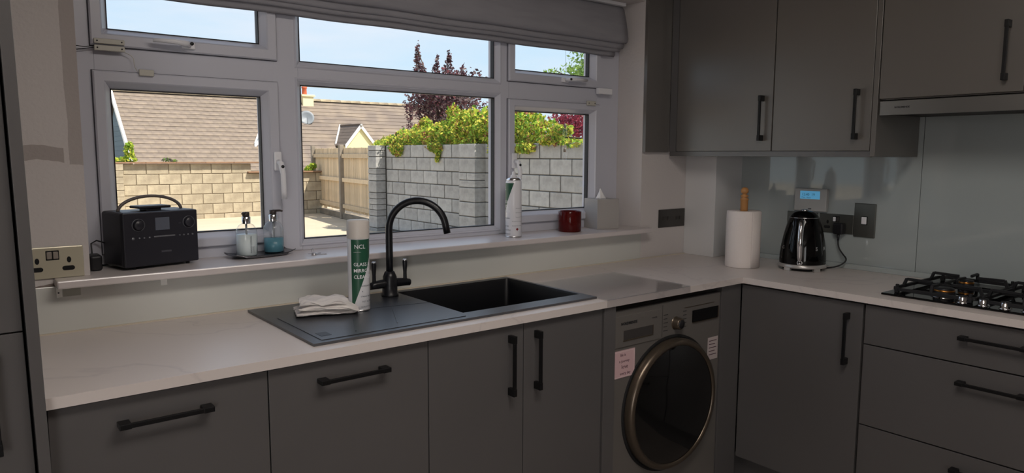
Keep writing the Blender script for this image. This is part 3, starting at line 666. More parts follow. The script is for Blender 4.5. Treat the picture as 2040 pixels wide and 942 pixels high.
def bottle(cx, cy, z, liq, lm, label, rz, lettering):
    r = .0335; b = empty('pump_bottle', (cx, cy, z), label, 'bottle', 'pump bottles on the pewter tray')
    MB().lathe([(.0001, z), (r - .004, z), (r, z + .004), (r, z + .078), (r - .003, z + .090), (r - .010, z + .101), (.014, z + .107), (.012, z + .110), (.012, z + .114)], cx, cy, 40).build('glass_body', BG, b)
    MB().lathe([(.0001, z + .002), (r - .005, z + .002), (r - .0015, z + .005), (r - .0015, z + liq), (.0001, z + liq)], cx, cy, 40).build('liquid', lm, b)
    MB().lathe([(.0135, z + .106), (.0140, z + .128), (.0125, z + .1295), (.0001, z + .1295)], cx, cy, 32).build('collar', CHROME, b)
    MB().tube([(cx, cy, z + .11), (cx, cy, z + .01)], .0035, 8).build('dip_tube', mat('dip_tube_grey', '#8d8f94', .4), b)
    p = MB().cyl(cx, cy, z + .1295, z + .144, .0115, 24); p.tube([(cx, cy, z + .1415), (cx + .024 * math.cos(rz), cy + .024 * math.sin(rz), z + .1425), (cx + .033 * math.cos(rz), cy + .033 * math.sin(rz), z + .1405)], [.0042, .0035, .0028], 8)
    p.build('pump_head', mat('pump_brown', '#3a3230', .4), b)
    if lettering:
        tx = MB(); a0 = math.atan2(-2.28 - cy, -.127 - cx) + math.radians(28)
        v_, f_ = text_mesh('HAND LOTION', .008)
        vv = [(cx + (r + .0005) * math.cos(a0 - y / r), cy + (r + .0005) * math.sin(a0 - y / r), z + .012 + x) for x, y, _ in v_]; tx.mesh(vv, f_)
        v_, f_ = text_mesh('soothing', .006); vv = [(cx + (r + .0005) * math.cos(a0 + .22 - y / r), cy + (r + .0005) * math.sin(a0 + .22 - y / r), z + .012 + x) for x, y, _ in v_]; tx.mesh(vv, f_)
        tx.build('lettering', MATS['slate_ink'], b)
    return b
bottle(.638, .088, 1.0588, .071, mat('white_lotion', '#dde4e6', .4), 'clear pump bottle of white lotion, left one on pewter tray', math.radians(-128), True)
bottle(.741, .125, 1.0588, .050, mat('teal_soap', '#6ea9bd', .25, trans=.35), 'clear pump bottle half full of blue soap on pewter tray', math.radians(-38), False)
# keys
ky = empty('key_bunch', (.836, .012, 1.0532), 'small silver window keys on ring beside the soap tray', 'keys')
for k, (an, ln) in enumerate(((-8, .042), (28, .03), (190, .02))):
    M_ = Matrix.Translation((.836, .012, 1.0534 + .0022 * k)) @ Matrix.Rotation(math.radians(an), 4, 'Z')
    q = MB().cyl(0, 0, 0, .002, .0085, 16, M_); q.box(.006, ln, -.0022, .0022, 0, .0018, 0, M_); q.box(ln - .008, ln - .005, -.005, -.002, 0, .0018, 0, M_); q.box(ln - .003, ln, -.006, -.002, 0, .0018, 0, M_); q.build('key', CHROME, ky)
MB().tube([(.832, .012 + .0085 * math.cos(a_), 1.0655 + .0095 * math.sin(a_)) for a_ in [2 * math.pi * k / 20 for k in range(20)]], .0009, 6, closed=True).build('ring', CHROME, ky)
# candle
cg = bpy.data.materials.new('red_votive_glass'); cg.use_nodes = True; b = cg.node_tree.nodes['Principled BSDF']
b.inputs['Base Color'].default_value = lin('#6a1716'); b.inputs['Roughness'].default_value = .12; b.inputs['Transmission Weight'].default_value = .45; b.inputs['IOR'].default_value = 1.3
ca = empty('candle_jar', (2.058, .058, 1.0532), 'short dark red glass candle jar next to tissue box on sill', 'candle'); r = .0515
MB().lathe([(.0001, 1.0532), (r - .003, 1.0532), (r, 1.057), (r, 1.143), (r - .001, 1.1445), (r - .003, 1.143), (r - .003, 1.062), (.0001, 1.062)], 2.058, .058, 40).build('glass_jar', cg, ca)
MB().lathe([(.0001, 1.0625), (r - .0035, 1.0625), (r - .0035, 1.100), (.0001, 1.099)], 2.058, .058, 40).build('wax', mat('dark_red_wax', '#3a0f12', .5), ca)
MB().tube([(2.058, .058, 1.098), (2.059, .057, 1.112)], .0012, 6).build('wick', DARKRUB, ca)
# tissue box
tb = empty('tissue_box', (2.2135, .040, 1.0532), 'grey linen cube tissue box at the right end of sill', 'tissue box', rz=math.radians(-13)); S = .118; LIN = mat('linen_card', '#a8a4a1', .85, bump=.3, bscale=500)
tbx = MB().box(0, S, 0, S, 0, .1385, .0015); tbx.build('box', LIN, tb)
MB().prism([(.035 + .028 * math.cos(a_) + .022, .058 + .018 * math.sin(a_)) for a_ in [2 * math.pi * k / 20 for k in range(20)]], 'z', .1383, .1390).build('opening', DARKIN, tb)
vs = []; fs = []; n = 20
for j, (hh, sc_) in enumerate(((.137, 1.0), (.150, .72), (.165, .42), (.178, .20), (.186, .06))):
    for k in range(n):
        a_ = 2 * math.pi * k / n; fo = 1 + .28 * math.sin(5 * a_) * (1 - j / 6)
        vs.append((.057 + .024 * sc_ * fo * math.cos(a_) - .002 * j, .058 + .015 * sc_ * fo * math.sin(a_), hh - (.012 if (j == 3 and k % 7 < 2) else 0)))
for j in range(4):
    for k in range(n): fs.append((j * n + k, j * n + (k + 1) % n, (j + 1) * n + (k + 1) % n, (j + 1) * n + k))
fs.append(tuple(range(4 * n, 5 * n)))
MB().mesh(vs, fs, None, True).build('tissue', mat('tissue_paper', '#eceaea', .8), tb)

# ------------------------------------------------------------------ sockets and switches
def plate(mb, o, r, u, n, w_, h_, th, bev=.0025):
    M_ = Matrix(((r.x, u.x, n.x, o.x), (r.y, u.y, n.y, o.y), (r.z, u.z, n.z, o.z), (0, 0, 0, 1)))
    mb.box(0, w_, 0, h_, 0, th, bev, M_); return M_
def pill(mb, x, y, w_, h_, z0, z1, M_):
    r = h_ / 2; p = [(x + w_ / 2 - r + r * math.cos(a), y + r * math.sin(a)) for a in [math.radians(-90 + 22.5 * k) for k in range(9)]] + [(x - w_ / 2 + r + r * math.cos(a), y + r * math.sin(a)) for a in [math.radians(90 + 22.5 * k) for k in range(9)]]
    mb.prism(p, 'z', z0, z1, M_)
def double_socket(o, r, u, n, label, pm, sw1, sw2, group=None, holes=(0, 1), w_=.146, h_=.086):
    o, r, u, n = map(Vector, (o, r, u, n)); c_ = o
    e_ = empty('wall_socket', tuple(o), label, 'socket', group)
    m = MB(); M_ = plate(m, o, r, u, n, w_, h_, .006); m.build('faceplate', pm, e_)
    for k in holes:
        cx_ = w_ * (.255 if k == 0 else .76); hm = MB(); pill(hm, cx_ - .002, .026, .030, .0125, .0055, .0064, M_)
        q = MB(); hm2 = [(cx_ + .0065 * .8 * math.cos(a), .049 + .0085 * math.sin(a)) for a in [2 * math.pi * i / 16 for i in range(16)]]; hm.prism(hm2, 'z', .0055, .0064, M_)
        hm.build('pin_hole', DARKRUB, e_)
    fr_ = MB().box(w_ / 2 - .0155, w_ / 2 + .0155, .050, .076, .0055, .0068, .001, M_).build('switch_surround', DARKRUB, e_)
    MB().box(w_ / 2 - .0135, w_ / 2 - .0012, .053, .073, .0066, .0095, .002, M_).build('rocker', sw1, fr_)
    MB().box(w_ / 2 + .0012, w_ / 2 + .0135, .053, .073, .0066, .0095, .002, M_).build('rocker', sw2, fr_)
    return e_
SW_G = mat('rocker_grey', '#8f867e', .4); BRNZ = mat('pewter_plate', '#6a6b66', .3, metal=.7); NICK = mat('black_nickel_plate', '#45423f', .35, metal=.5)
double_socket((.0145, -.0005, 1.0535), (1, 0, 0), (0, 0, 1), (0, -1, 0), 'cream steel double socket on the left wall beside tall cabinet', mat('satin_cream_steel', '#c9c3ae', .3, metal=.35), SW_G, SW_G)
double_socket((XR - .0085, -.602, 1.049), (0, -1, 0), (0, 0, 1), (-1, 0, 0), 'pewter double socket right of kettle with black plug in it', BRNZ, UPVC2, DARKIN, holes=(0,), w_=.158)
ks = double_socket((XR - .0085, -.442, 1.049), (0, -1, 0), (0, 0, 1), (-1, 0, 0), 'pewter wall socket mostly hidden behind the black kettle', BRNZ, DARKIN, DARKIN, w_=.152)
cs = empty('cooker_switch', (XR - .0085, -.805, 1.041), 'tall pewter cooker switch plate with single white rocker', 'switch')
m = MB(); M_ = plate(m, Vector((XR - .0085, -.761, 1.041)), Vector((0, -1, 0)), Vector((0, 0, 1)), Vector((-1, 0, 0)), .093, .148, .007); m.build('faceplate', BRNZ, cs)
MB().box(.034, .060, .055, .092, .0068, .008, .001, M_).build('switch_surround', DARKRUB, cs); MB().box(.035, .057, .058, .090, .0078, .012, .002, M_).build('rocker', UPVC2, cs)
ss = empty('wall_switch', (2.69, -.001, 1.041), 'dark nickel triple grid switch plate on wall beside corner boxing', 'switch')
m = MB(); M_ = plate(m, Vector((2.591, -.0005, 1.041)), Vector((1, 0, 0)), Vector((0, 0, 1)), Vector((0, -1, 0)), .199, .089, .005); m.build('faceplate', NICK, ss)
for x in (.036, .068, .135, .160): MB().box(x - .006, x + .006, .035, .053, .0048, .0085, .0015, M_).build('rocker', DARKIN, ss)
# plug and kettle lead
pg = empty('plug', (XR - .014, -.706, 1.06), 'black three-pin plug in pewter socket feeding the kettle', 'plug')
MB().box(XR - .052, XR - .0155, -.731, -.683, 1.048, 1.098, .008, seg=3).build('body', BLACKPL, pg)
MB().tube([(XR - .038, -.707, 1.05), (XR - .040, -.708, 1.020)], [.0065, .004], 10).build('cord_grip', BLACKPL, pg)
kp = [(XR - .040, -.708, 1.022), (XR - .042, -.712, .99), (XR - .046, -.735, .963), (XR - .052, -.757, .945), (XR - .060, -.755, .930), (XR - .075, -.738, .913), (XR - .10, -.715, .9045), (XR - .125, -.70, .9035), (2.872, -.690, .9035)]
def smooth(p, it=2):
    for _ in range(it):
        q = [p[0]]
        for a, b in zip(p[:-1], p[1:]): a, b = Vector(a), Vector(b); q += [tuple(a * .75 + b * .25), tuple(a * .25 + b * .75)]
        p = q + [p[-1]]
    return p
top('kettle_lead', MB().tube(smooth(kp), .0033, 8), BLACKPL, (2.95, -.72, .9), 'dark grey kettle lead curving down from plug to worktop', 'cable')
# thermostat
th = empty('thermostat', (XR - .0085, -.56, 1.142), 'white heating controller with blue lit screen above the kettle', 'thermostat'); o_ = Vector((XR - .0085, -.484, 1.142))
m = MB(); M_ = plate(m, o_, Vector((0, -1, 0)), Vector((0, 0, 1)), Vector((-1, 0, 0)), .156, .103, .022, .003); m.build('housing', mat('controller_white', '#b4b4b2', .4), th)
MB().box(.028, .124, .055, .092, .0215, .0226, .0005, M_).build('screen', mat('lcd_blue', '#5fa6cc', .3, emit='#5aa4cf', estr=.42), th)
tx = MB(); o2 = o_ + Vector((-.0229, 0, 0)); text_flat(tx, '12:40  19', .017, o2 + Vector((0, -.036, .070)), (0, -1, 0), (0, 0, 1)); text_flat(tx, 'Mon  Auto', .010, o2 + Vector((0, -.036, .059)), (0, -1, 0), (0, 0, 1)); tx.build('screen_text', mat('lcd_ink', '#2c5f86', .5), th)
MB().box(.070, .086, .008, .013, .0218, .0226, 0, M_).build('badge', MATS['badge_grey'], th)

# ------------------------------------------------------------------ kitchen roll
kr = empty('kitchen_roll', (2.655, -.435, .9), 'white paper kitchen roll on the worktop, wooden pole through it', 'kitchen roll')
PAP = mat('paper_towel', '#e4dcd8', .9, bump=.25, bscale=260)
vs = []; fs = []; cx_, cy_ = 2.655, -.435; n = 64
prof = [(.022, 1.149), (.070, 1.151), (.0735, 1.147), (.074, 1.10), (.0745, 1.0), (.074, .9045), (.0725, .9008), (.022, .9008), (.022, 1.149)]
MB().lathe(prof, cx_, cy_, n).build('paper', PAP, kr)
a_t = math.atan2(-2.28 - cy_, -.127 - cx_)
fl = MB(); vs = []; fs = []; K = 14
for j in range(K + 1):
    a_ = a_t + math.radians(28 - 0) + math.radians(55) * j / K; lift = .0015 + (.004 * (1 - j / K) ** 2)
    for z in (.902, 1.0, 1.148): vs.append((cx_ + (.0742 + lift) * math.cos(a_), cy_ + (.0742 + lift) * math.sin(a_), z))
for j in range(K):
    for k in range(2): fs.append((j * 3 + k, j * 3 + k + 1, j * 3 + k + 4, j * 3 + k + 3))
f_ = fl.mesh(vs, fs, None, True).build('loose_sheet', PAP, kr); f_.modifiers.new('t', 'SOLIDIFY').thickness = .0008
hw = empty('roll_holder', (2.655, -.435, .9), 'turned pale wooden kitchen roll holder with ball finial', 'holder'); WOOD = mat('turned_beech', '#b5824f', .4, vary=.25, vscale=6, stretch=(1, 1, .15))
MB().lathe([(.0001, .9), (.0205, .9), (.0205, .911), (.019, .913), (.0001, .913)], cx_, cy_, 48).build('base', WOOD, hw)
MB().lathe([(.015, .912), (.0165, 1.195), (.0185, 1.199), (.0185, 1.204), (.0125, 1.207), (.0125, 1.210), (.0175, 1.213), (.0165, 1.218), (.0095, 1.2225), (.0085, 1.225), (.0125, 1.2275), (.0162, 1.233), (.0170, 1.239), (.0155, 1.246), (.0110, 1.2515), (.005, 1.254), (.0001, 1.2545)], cx_, cy_, 32).build('pole', WOOD, hw)

# ------------------------------------------------------------------ kettle
kx, ky_ = 2.802, -.640
kt = empty('kettle', (kx, ky_, .9), 'glossy black retro kettle with chrome base and handle on right worktop', 'kettle')
kprof = [(.0945, .922), (.0955, .935), (.0948, .965), (.0915, .998), (.0865, 1.030), (.0785, 1.068), (.0685, 1.105), (.0605, 1.127)]
def KR(z):
    for (r0, z0), (r1, z1) in zip(kprof[:-1], kprof[1:]):
        if z0 <= z <= z1: return r0 + (r1 - r0) * (z - z0) / (z1 - z0)
    return kprof[0][0]
def sm_prof(p):
    P = [Vector((a, b, 0)) for a, b in p]; q = []
    for i in range(len(P) - 1):
        p0 = P[max(i - 1, 0)]; p1 = P[i]; p2 = P[i + 1]; p3 = P[min(i + 2, len(P) - 1)]
        for k in range(4):
            t = k / 4; v = .5 * ((2 * p1) + (-p0 + p2) * t + (2 * p0 - 5 * p1 + 4 * p2 - p3) * t * t + (-p0 + 3 * p1 - 3 * p2 + p3) * t ** 3); q.append((v.x, v.y))
    return q + [p[-1]]
kprof2 = sm_prof(kprof)
MB().lathe(kprof2, kx, ky_, 72).build('body', BLACKGL, kt)
MB().lathe(sm_prof([(.0603, 1.1285), (.054, 1.139), (.044, 1.149), (.032, 1.155), (.018, 1.1575)]) + [(.0001, 1.158)], kx, ky_, 64).build('lid', BLACKGL, kt)
MB().lathe([(.0604, 1.1265), (.0614, 1.1278), (.0603, 1.1290)], kx, ky_, 64).build('lid_ring', CHROME, kt)
MB().lathe([(.016, 1.157), (.017, 1.160), (.013, 1.1625), (.0001, 1.163)], kx, ky_, 32).build('lid_knob', CHROME, kt)
bs = MB().lathe([(.0001, .912), (.094, .912), (.0995, .914), (.100, .920), (.0965, .928), (.0945, .929)], kx, ky_, 64).build('base_ring', mat('satin_chrome', '#c4c2c0', .3, metal=.6), kt)
ft = MB(); ca0 = math.atan2(-2.28 - ky_, -.127 - kx)
for a_ in (ca0 - .66, ca0 + .66, ca0 + 2.48, ca0 - 2.48):
    ft.lathe([(.099, .914), (.1005, .904), (.1, .9003), (.088, .9003), (.086, .912)], kx, ky_, 6, None, a_ - .16, a_ + .16)
ft.build('foot', MATS['satin_chrome'], kt)
MB().lathe([(.0001, .9015), (.080, .9015), (.084, .912), (.0001, .9118)], kx, ky_, 48).build('underside', DARKRUB, kt)
ha = ca0 - math.radians(6); hd_ = Vector((math.cos(ha), math.sin(ha), 0)); hc = Vector((kx, ky_, 0))
hp = [(KR(1.11) - .004, 1.112), (KR(1.11) + .016, 1.118), (KR(1.10) + .030, 1.110), (KR(1.10) + .040, 1.085), (KR(1.0) + .032, 1.03), (KR(1.0) + .024, .99), (KR(1.0) + .018, .965), (KR(.955) + .008, .952), (KR(.955) - .004, .951)]
pts = smooth([tuple(hc + hd_ * a + Vector((0, 0, b))) for a, b in hp]); nn = len(pts)
MB().tube(pts, [.0075 + .0045 * math.sin(math.pi * k / (nn - 1)) for k in range(nn)], 14).build('handle', CHROME, kt)
sd = Vector((-hd_.y, hd_.x, 0)); tpz = hc + hd_ * (KR(.94) + .001)
MB().tube([tuple(hc + hd_ * (KR(.94) + .0015) + sd * .010 * math.cos(t_) + Vector((0, 0, .939 + .009 * math.sin(t_)))) for t_ in [2 * math.pi * k / 16 for k in range(16)]], .0018, 8, closed=True).build('switch_ring', CHROME, kt)
MB().lathe([(.0001, .008), (.004, .007), (.0055, .003), (.0055, 0)], 0, 0, 16, Matrix.Translation(hc + hd_ * (KR(.936)) + Vector((0, 0, .936))) @ hd_.to_track_quat('Z', 'Y').to_matrix().to_4x4()).build('switch_lever', CHROME, kt)
tx = MB()
for k, s_ in enumerate('SMEG'): text_cyl(tx, s_, .0225, kx, ky_, .992, .1, ca0 + math.radians(33 + 28 * k), bold=.0006, Rf=lambda z: KR(z) + .0012)
tx.build('raised_lettering', CHROME, kt)
tx = MB(); 
for k, s_ in enumerate('SMEG'): text_cyl(tx, s_, .0225, kx, ky_, .992, .1, ca0 - math.radians(147 - 28 * k), bold=.0006, Rf=lambda z: KR(z) + .0012)
tx.build('raised_lettering', CHROME, kt)

# ------------------------------------------------------------------ gas hob
IRON = mat('cast_iron', '#17171a', .55, bump=.1, bscale=300)
hb = empty('gas_hob', (2.72, -1.42, .9), 'black glass gas hob with cast iron pan supports and brass burners', 'hob')
MB().box(2.482, 2.965, -1.700, -1.125, .9003, .9075, .002).build('glass_base', BLACKGL, hb)
def burner(x, y, r):
    b_ = MB().lathe([(r * 1.25, .9075), (r * 1.25, .912), (r * 1.05, .914)], x, y, 40).build('burner_ring', CHROME, hb)
    MB().lathe([(r, .912), (r, .922), (r * .98, .924)], x, y, 40).build('burner_body', BLACKPL, b_)
    MB().lathe([(r * .95, .9225), (r * .98, .924), (r * .98, .930), (r * .92, .931)], x, y, 40).build('burner_crown', GOLD, b_)
    MB().lathe([(r * .9, .930), (r * .92, .9345), (r * .8, .937), (.0001, .938)], x, y, 40).build('burner_cap', BLACKPL, b_)
for x, y, r in ((2.595, -1.290, .034), (2.835, -1.275, .026), (2.60, -1.555, .026), (2.84, -1.545, .042)): burner(x, y, r)
def gbar(m, a, b, w_=.009, h_=.012):
    a, b = Vector(a), Vector(b); d = b - a; L = d.length; d.normalize(); up = Vector((0, 0, 1)); s_ = up.cross(d).normalized() if abs(d.z) < .95 else Vector((0, 1, 0)); up = d.cross(s_)
    m.box(0, L, -w_ / 2, w_ / 2, -h_ / 2, h_ / 2, .0015, Matrix(((d.x, s_.x, up.x, a.x), (d.y, s_.y, up.y, a.y), (d.z, s_.z, up.z, a.z), (0, 0, 0, 1))), seg=1)
for (gy0, gy1) in ((-1.408, -1.150), (-1.680, -1.422)):
    m = MB(); x0, x1, zt, zl = 2.512, 2.935, .951, .922; yc = (gy0 + gy1) / 2
    fr_ = [(x0 + .02, gy0), (x1 - .02, gy0), (x1, gy0 + .03), (x1, gy1 - .03), (x1 - .02, gy1), (x0 + .02, gy1), (x0, gy1 - .03), (x0, gy0 + .03)]
    for (a, b), (c, d) in zip(fr_, fr_[1:] + fr_[:1]): gbar(m, (a, b, zl), (c, d, zl))
    gbar(m, ((x0 + x1) / 2, gy0, zl), ((x0 + x1) / 2, gy1, zl))
    for bxc in (2.60, 2.838):
        for sx_, sy_ in ((1, 0), (-1, 0), (0, 1), (0, -1)):
            if sx_:
                e0 = (x0 if sx_ < 0 and bxc < 2.7 else x1 if sx_ > 0 and bxc > 2.7 else (x0 + x1) / 2, yc)
                k0 = (bxc + sx_ * .030, yc)
            else:
                e0 = (bxc, gy0 if sy_ < 0 else gy1); k0 = (bxc, yc + sy_ * .030)
            mid = (e0[0] + (k0[0] - e0[0]) * .12, e0[1] + (k0[1] - e0[1]) * .12)
            gbar(m, (e0[0], e0[1], zl - .002), (mid[0], mid[1], zt), .010, .010); gbar(m, (mid[0], mid[1], zt - .002), (k0[0], k0[1], zt - .004), .008, .010)
    for a, b in ((x0 + .012, gy0 + .012), (x0 + .012, gy1 - .012), (x1 - .012, gy0 + .012), (x1 - .012, gy1 - .012)): gbar(m, (a, b, .9078), (a, b, zl + .004), .014, .014); gbar(m, (a, b, zl), (a, b, zt - .012), .010, .010)
    m.build('pan_support', IRON, hb)
for y in (-1.375, -1.437, -1.499, -1.561):
    k = MB().lathe([(.018, .9076), (.018, .910), (.0155, .911), (.0145, .927), (.0135, .9285), (.0001, .929)], 2.520, y, 28).build('knob', CHROME, hb)
    MB().lathe([(.0145, .9265), (.0140, .930), (.0001, .931)], 2.520, y, 28).build('knob_cap', BLACKPL, k)

# ------------------------------------------------------------------ small tapes under the sill
for (x0, x1, z0, z1, lab) in ((.0905, .104, 1.000, 1.0265, 'tiny white clip with dark dot under left sill end'), (.352, .370, 1.0055, 1.0275, 'tiny white square sticker on splashback below radio')):
    t_ = top('sticker_tab', MB().box(x0, x1, -.0105, -.0082, z0, z1, .0004), mat('tab_white', '#f2f2ee', .35), ((x0 + x1) / 2, -.009, z0), lab, 'sticker')
    if x0 < .2: MB().cyl(0, 0, 0, .001, .0022, 10, Matrix.Translation((x0 + .005, -.0105, z0 + .013)) @ Matrix.Rotation(math.pi / 2, 4, 'X')).build('dot', DARKIN, t_)
top('tape_strip', MB().box(.106, .148, -.0092, -.0082, 1.001, 1.0262), glass('clear_tape', (.9, .9, .88), .2), (.127, -.009, 1.0), 'clear tape strip right of white clip below sill', 'tape')

# ------------------------------------------------------------------ ceiling downlights behind the camera view, plus the added fill panel
WARM = mat('lamp_glow', '#ffd9a0', .5, emit='#ffc98a', estr=14)
pl_ = empty('added_fill_panel', (.8, -1.75, 2.42), 'flat white panel added as unseen fill light above the kitchen', 'ceiling light')
MB().box(.20, 1.40, -2.05, -1.45, 2.392, 2.4195, .003).build('housing', UPVC2, pl_); MB().box(.22, 1.38, -2.03, -1.47, 2.3895, 2.3925).build('diffuser', mat('fill_panel_glow', '#fff2e2', .5, emit='#ffeedb', estr=5), pl_)
for i, (x, y) in enumerate(((1.0, -2.6), (-1.2, -2.8))):
    r = empty('ceiling_downlight', (x, y, 2.42), 'round warm ceiling downlight, %s one behind the view' % ('nearer' if i == 0 else 'farther'), 'ceiling light')
    MB().lathe([(.036, 2.412), (.045, 2.412), (.047, 2.4195), (.036, 2.4195)], x, y, 32).build('bezel', CHROME, r); MB().cyl(x, y, 2.414, 2.4185, .036, 32).build('diffuser', WARM, r)
    l = bpy.data.lights.new('downlight_lamp', 'SPOT'); l.energy = DOWNLIGHT_W; l.color = (1, .74, .48); l.spot_size = math.radians(120); l.spot_blend = .6; l.shadow_soft_size = .035
    lo = bpy.data.objects.new('downlight_lamp', l); COL.objects.link(lo); lo.parent = r; lo.location = (0, 0, -.012)

# ================================================================== OUTSIDE
GZ = -.05
GROUND = mat('pale_concrete', '#b9ab94', .9, vary=.12, vscale=.8, bump=.2, bscale=20)
struct('ground', MB().box(-30, 60, .301, 70, GZ - .2, GZ), GROUND)
struct('patio', MB().box(-14, 20, -16, -5.21, GZ - .2, GZ + .02), mat('patio_slabs', '#a39a8c', .9))
BLK = mat('concrete_block', '#a9a8a5', .95, vary=.22, vscale=9, bump=.6, bscale=60, rnd=.14)
BLKW = mat('sandy_block', '#b3a78f', .95, color2='#9c907b', vscale=5, bump=.5, bscale=50, rnd=.12)
MORT = mat('dark_mortar', '#4c4a46', 1); MORTW = mat('sandy_mortar', '#6d6150', 1)
def block_mesh(L, T, H, name, m, bev=.006):
    b = MB().box(-L / 2, L / 2, -T / 2, T / 2, -H / 2, H / 2, bev, seg=1); me = bpy.data.meshes.new(name); b.bm.to_mesh(me); b.bm.free(); me.materials.append(m); return me
def piece(name, me, parent, loc, rz=0, sc=(1, 1, 1), tilt=0):
    o = bpy.data.objects.new(name, me); COL.objects.link(o); o.parent = parent; o.location = Vector(loc) - ROOT[parent]; o.rotation_euler = (tilt, 0, rz); o.scale = sc; return o
ZT = 1.57; CO = .225
# side wall of grey blocks (runs away from the window at x = 6.4)
sw = empty('block_wall', (6.45, 6.5, GZ), 'grey concrete block garden wall with ivy trailing over its top', 'wall')
MB().box(6.412, 6.59, 2.6, 9.78, GZ, ZT - .012).build('mortar_core', MORT, sw)
bme = block_mesh(.427, .205, .210, 'block', BLK)
for c in range(7):
    z = ZT - CO * (c + .5); y = 9.775 - (.22 if c % 2 else .0)
    if c % 2: piece('block', bme, sw, (6.505, 9.775 - .105, z), math.pi / 2, (.47, 1, 1))
    while y > 2.8:
        j = random.uniform(-.003, .003)
        piece('block', bme, sw, (6.505 + j, y - .22, z), math.pi / 2 + random.uniform(-.006, .006)); y -= .4425
# two piers
def pier(y0, y1, x0, label, sizes):
    p = empty('wall_pier', (x0 + .1, (y0 + y1) / 2, GZ), label, 'pier'); MB().box(x0 + .012, x0 + .30, y0 + .012, y1 - .012, GZ, ZT - .015).build('mortar_core', MORT, p)
    z = ZT; W2 = y1 - y0; k = 0
    while z > GZ + .05:
        h = sizes[k % len(sizes)]; k += 1
        if h > .2 or k % 3: piece('block', bme, p, (x0 + .10, (y0 + y1) / 2, z - h / 2), math.pi / 2, (W2 / .432, .98, (h - .010) / .214))
        else:
            for q in (0, 1): piece('block', bme, p, (x0 + .10, y0 + W2 * (.25 + .5 * q), z - h / 2), math.pi / 2, (W2 * .485 / .432, .98, (h - .010) / .214))
        z -= h
pier(9.80, 10.12, 6.2, 'stubby block pier at the far end of wall beside the fence', (.10, .115, .225, .10, .125, .225, .115, .11))
pier(6.62, 7.06, 6.2, 'block pier projecting midway along the grey garden wall', (.225, .225, .115, .11, .225))
# sandy back wall
bw = empty('block_wall', (5, 14.6, GZ), 'sunlit sandy block wall at the back under a tiled coping', 'wall')
MB().box(2.75, 5.33, 14.512, 14.69, GZ, 1.17).box(5.33, 7.3, 14.512, 14.69, GZ, .955).build('mortar_core', MORTW, bw)
bmw = block_mesh(.429, .205, .212, 'block_sandy', BLKW)
for c in range(6):
    z = 1.18 - CO * (c + .5); x = 2.80 - (.2 if c % 2 else 0)
    if z < GZ - .05: break
    while x < 7.2:
        if not (c == 0 and x > 5.1): piece('block', bmw, bw, (x + .22, 14.605 + random.uniform(-.004, .004), z), random.uniform(-.005, .005))
        x += .4425
lp = empty('wall_pier', (2.68, 14.5, GZ), 'sandy block pier at the left end of the sunlit back wall', 'pier'); MB().box(2.60, 2.78, 14.42, 14.68, GZ, 1.16).build('mortar_core', MORTW, lp)
for c in range(9): piece('block', bmw, lp, (2.69, 14.53, 1.18 - .1375 * (c + .5)), 0, (.47, 1.15, .60))
cp = empty('wall_coping', (5, 14.6, 1.18), 'flat brown coping tiles along the top of back wall', 'coping')
CPM = mat('brown_coping', '#8a6c54', .9, vary=.2, vscale=6, rnd=.12); cme = block_mesh(.60, .34, .035, 'coping_tile', CPM, .004)
x = 2.62
while x < 5.2: piece('coping_tile', cme, cp, (x + .3, 14.58, 1.20), random.uniform(-.01, .01)); x += .606
x = 5.36
while x < 7.2: piece('coping_tile', cme, cp, (x + .3, 14.58, .978), random.uniform(-.01, .01)); x += .606
# timber fence panels between pier and back wall
F0 = Vector((6.56, 10.18)); F1 = Vector((7.24, 15.05)); fd = (F1 - F0).normalized(); fn = Vector((-fd.y, fd.x)); FL = (F1 - F0).length; frz = math.atan2(fd.y, fd.x)
FEN = mat('weathered_pine', '#d9c2a0', .85, vary=.2, vscale=5, bump=.3, bscale=40, stretch=(8, 8, 1), rnd=.2); POST = mat('concrete_post', '#8f8577', .9, vary=.15, bump=.3)
fe = empty('timber_fence', (6.9, 12.6, GZ), 'pale timber board fence panels between block pier and back wall', 'fence')
pl = block_mesh(.114, .018, 1.40, 'board', FEN, .003)
def fp(s_, off, z): return (F0.x + fd.x * s_ + fn.x * off, F0.y + fd.y * s_ + fn.y * off, z)
mid = 2.55; s_ = .08
while s_ < FL - .12:
    if not (mid - .09 < s_ < mid + .07): piece('board', pl, fe, fp(s_ + .06, random.uniform(-.002, .002), .84 + random.uniform(-.006, .006)), frz, (1, 1, 1))
    s_ += .124
rl = block_mesh(1.0, .05, .09, 'rail', FEN, .004)
for a, b in ((.06, mid - .06), (mid + .06, FL - .06)):
    for z in (1.36, .83, .24): piece('rail', rl, fe, fp((a + b) / 2, .036, z), frz, (b - a, 1, 1))
pm = block_mesh(.10, .10, 1.66, 'post', POST, .008)
for s_ in (mid, FL - .03): piece('post', pm, fe, fp(s_, .05, GZ + .83), frz)
gb = block_mesh(1.0, .12, .13, 'gravel_board', mat('plinth_stone', '#857c6e', .95, vary=.4, vscale=8, bump=.5), .01)
for a, b in ((.06, mid - .06), (mid + .06, FL - .06)): piece('gravel_board', gb, fe, fp((a + b) / 2, .0, GZ + .065), frz, (b - a, 1, 1))

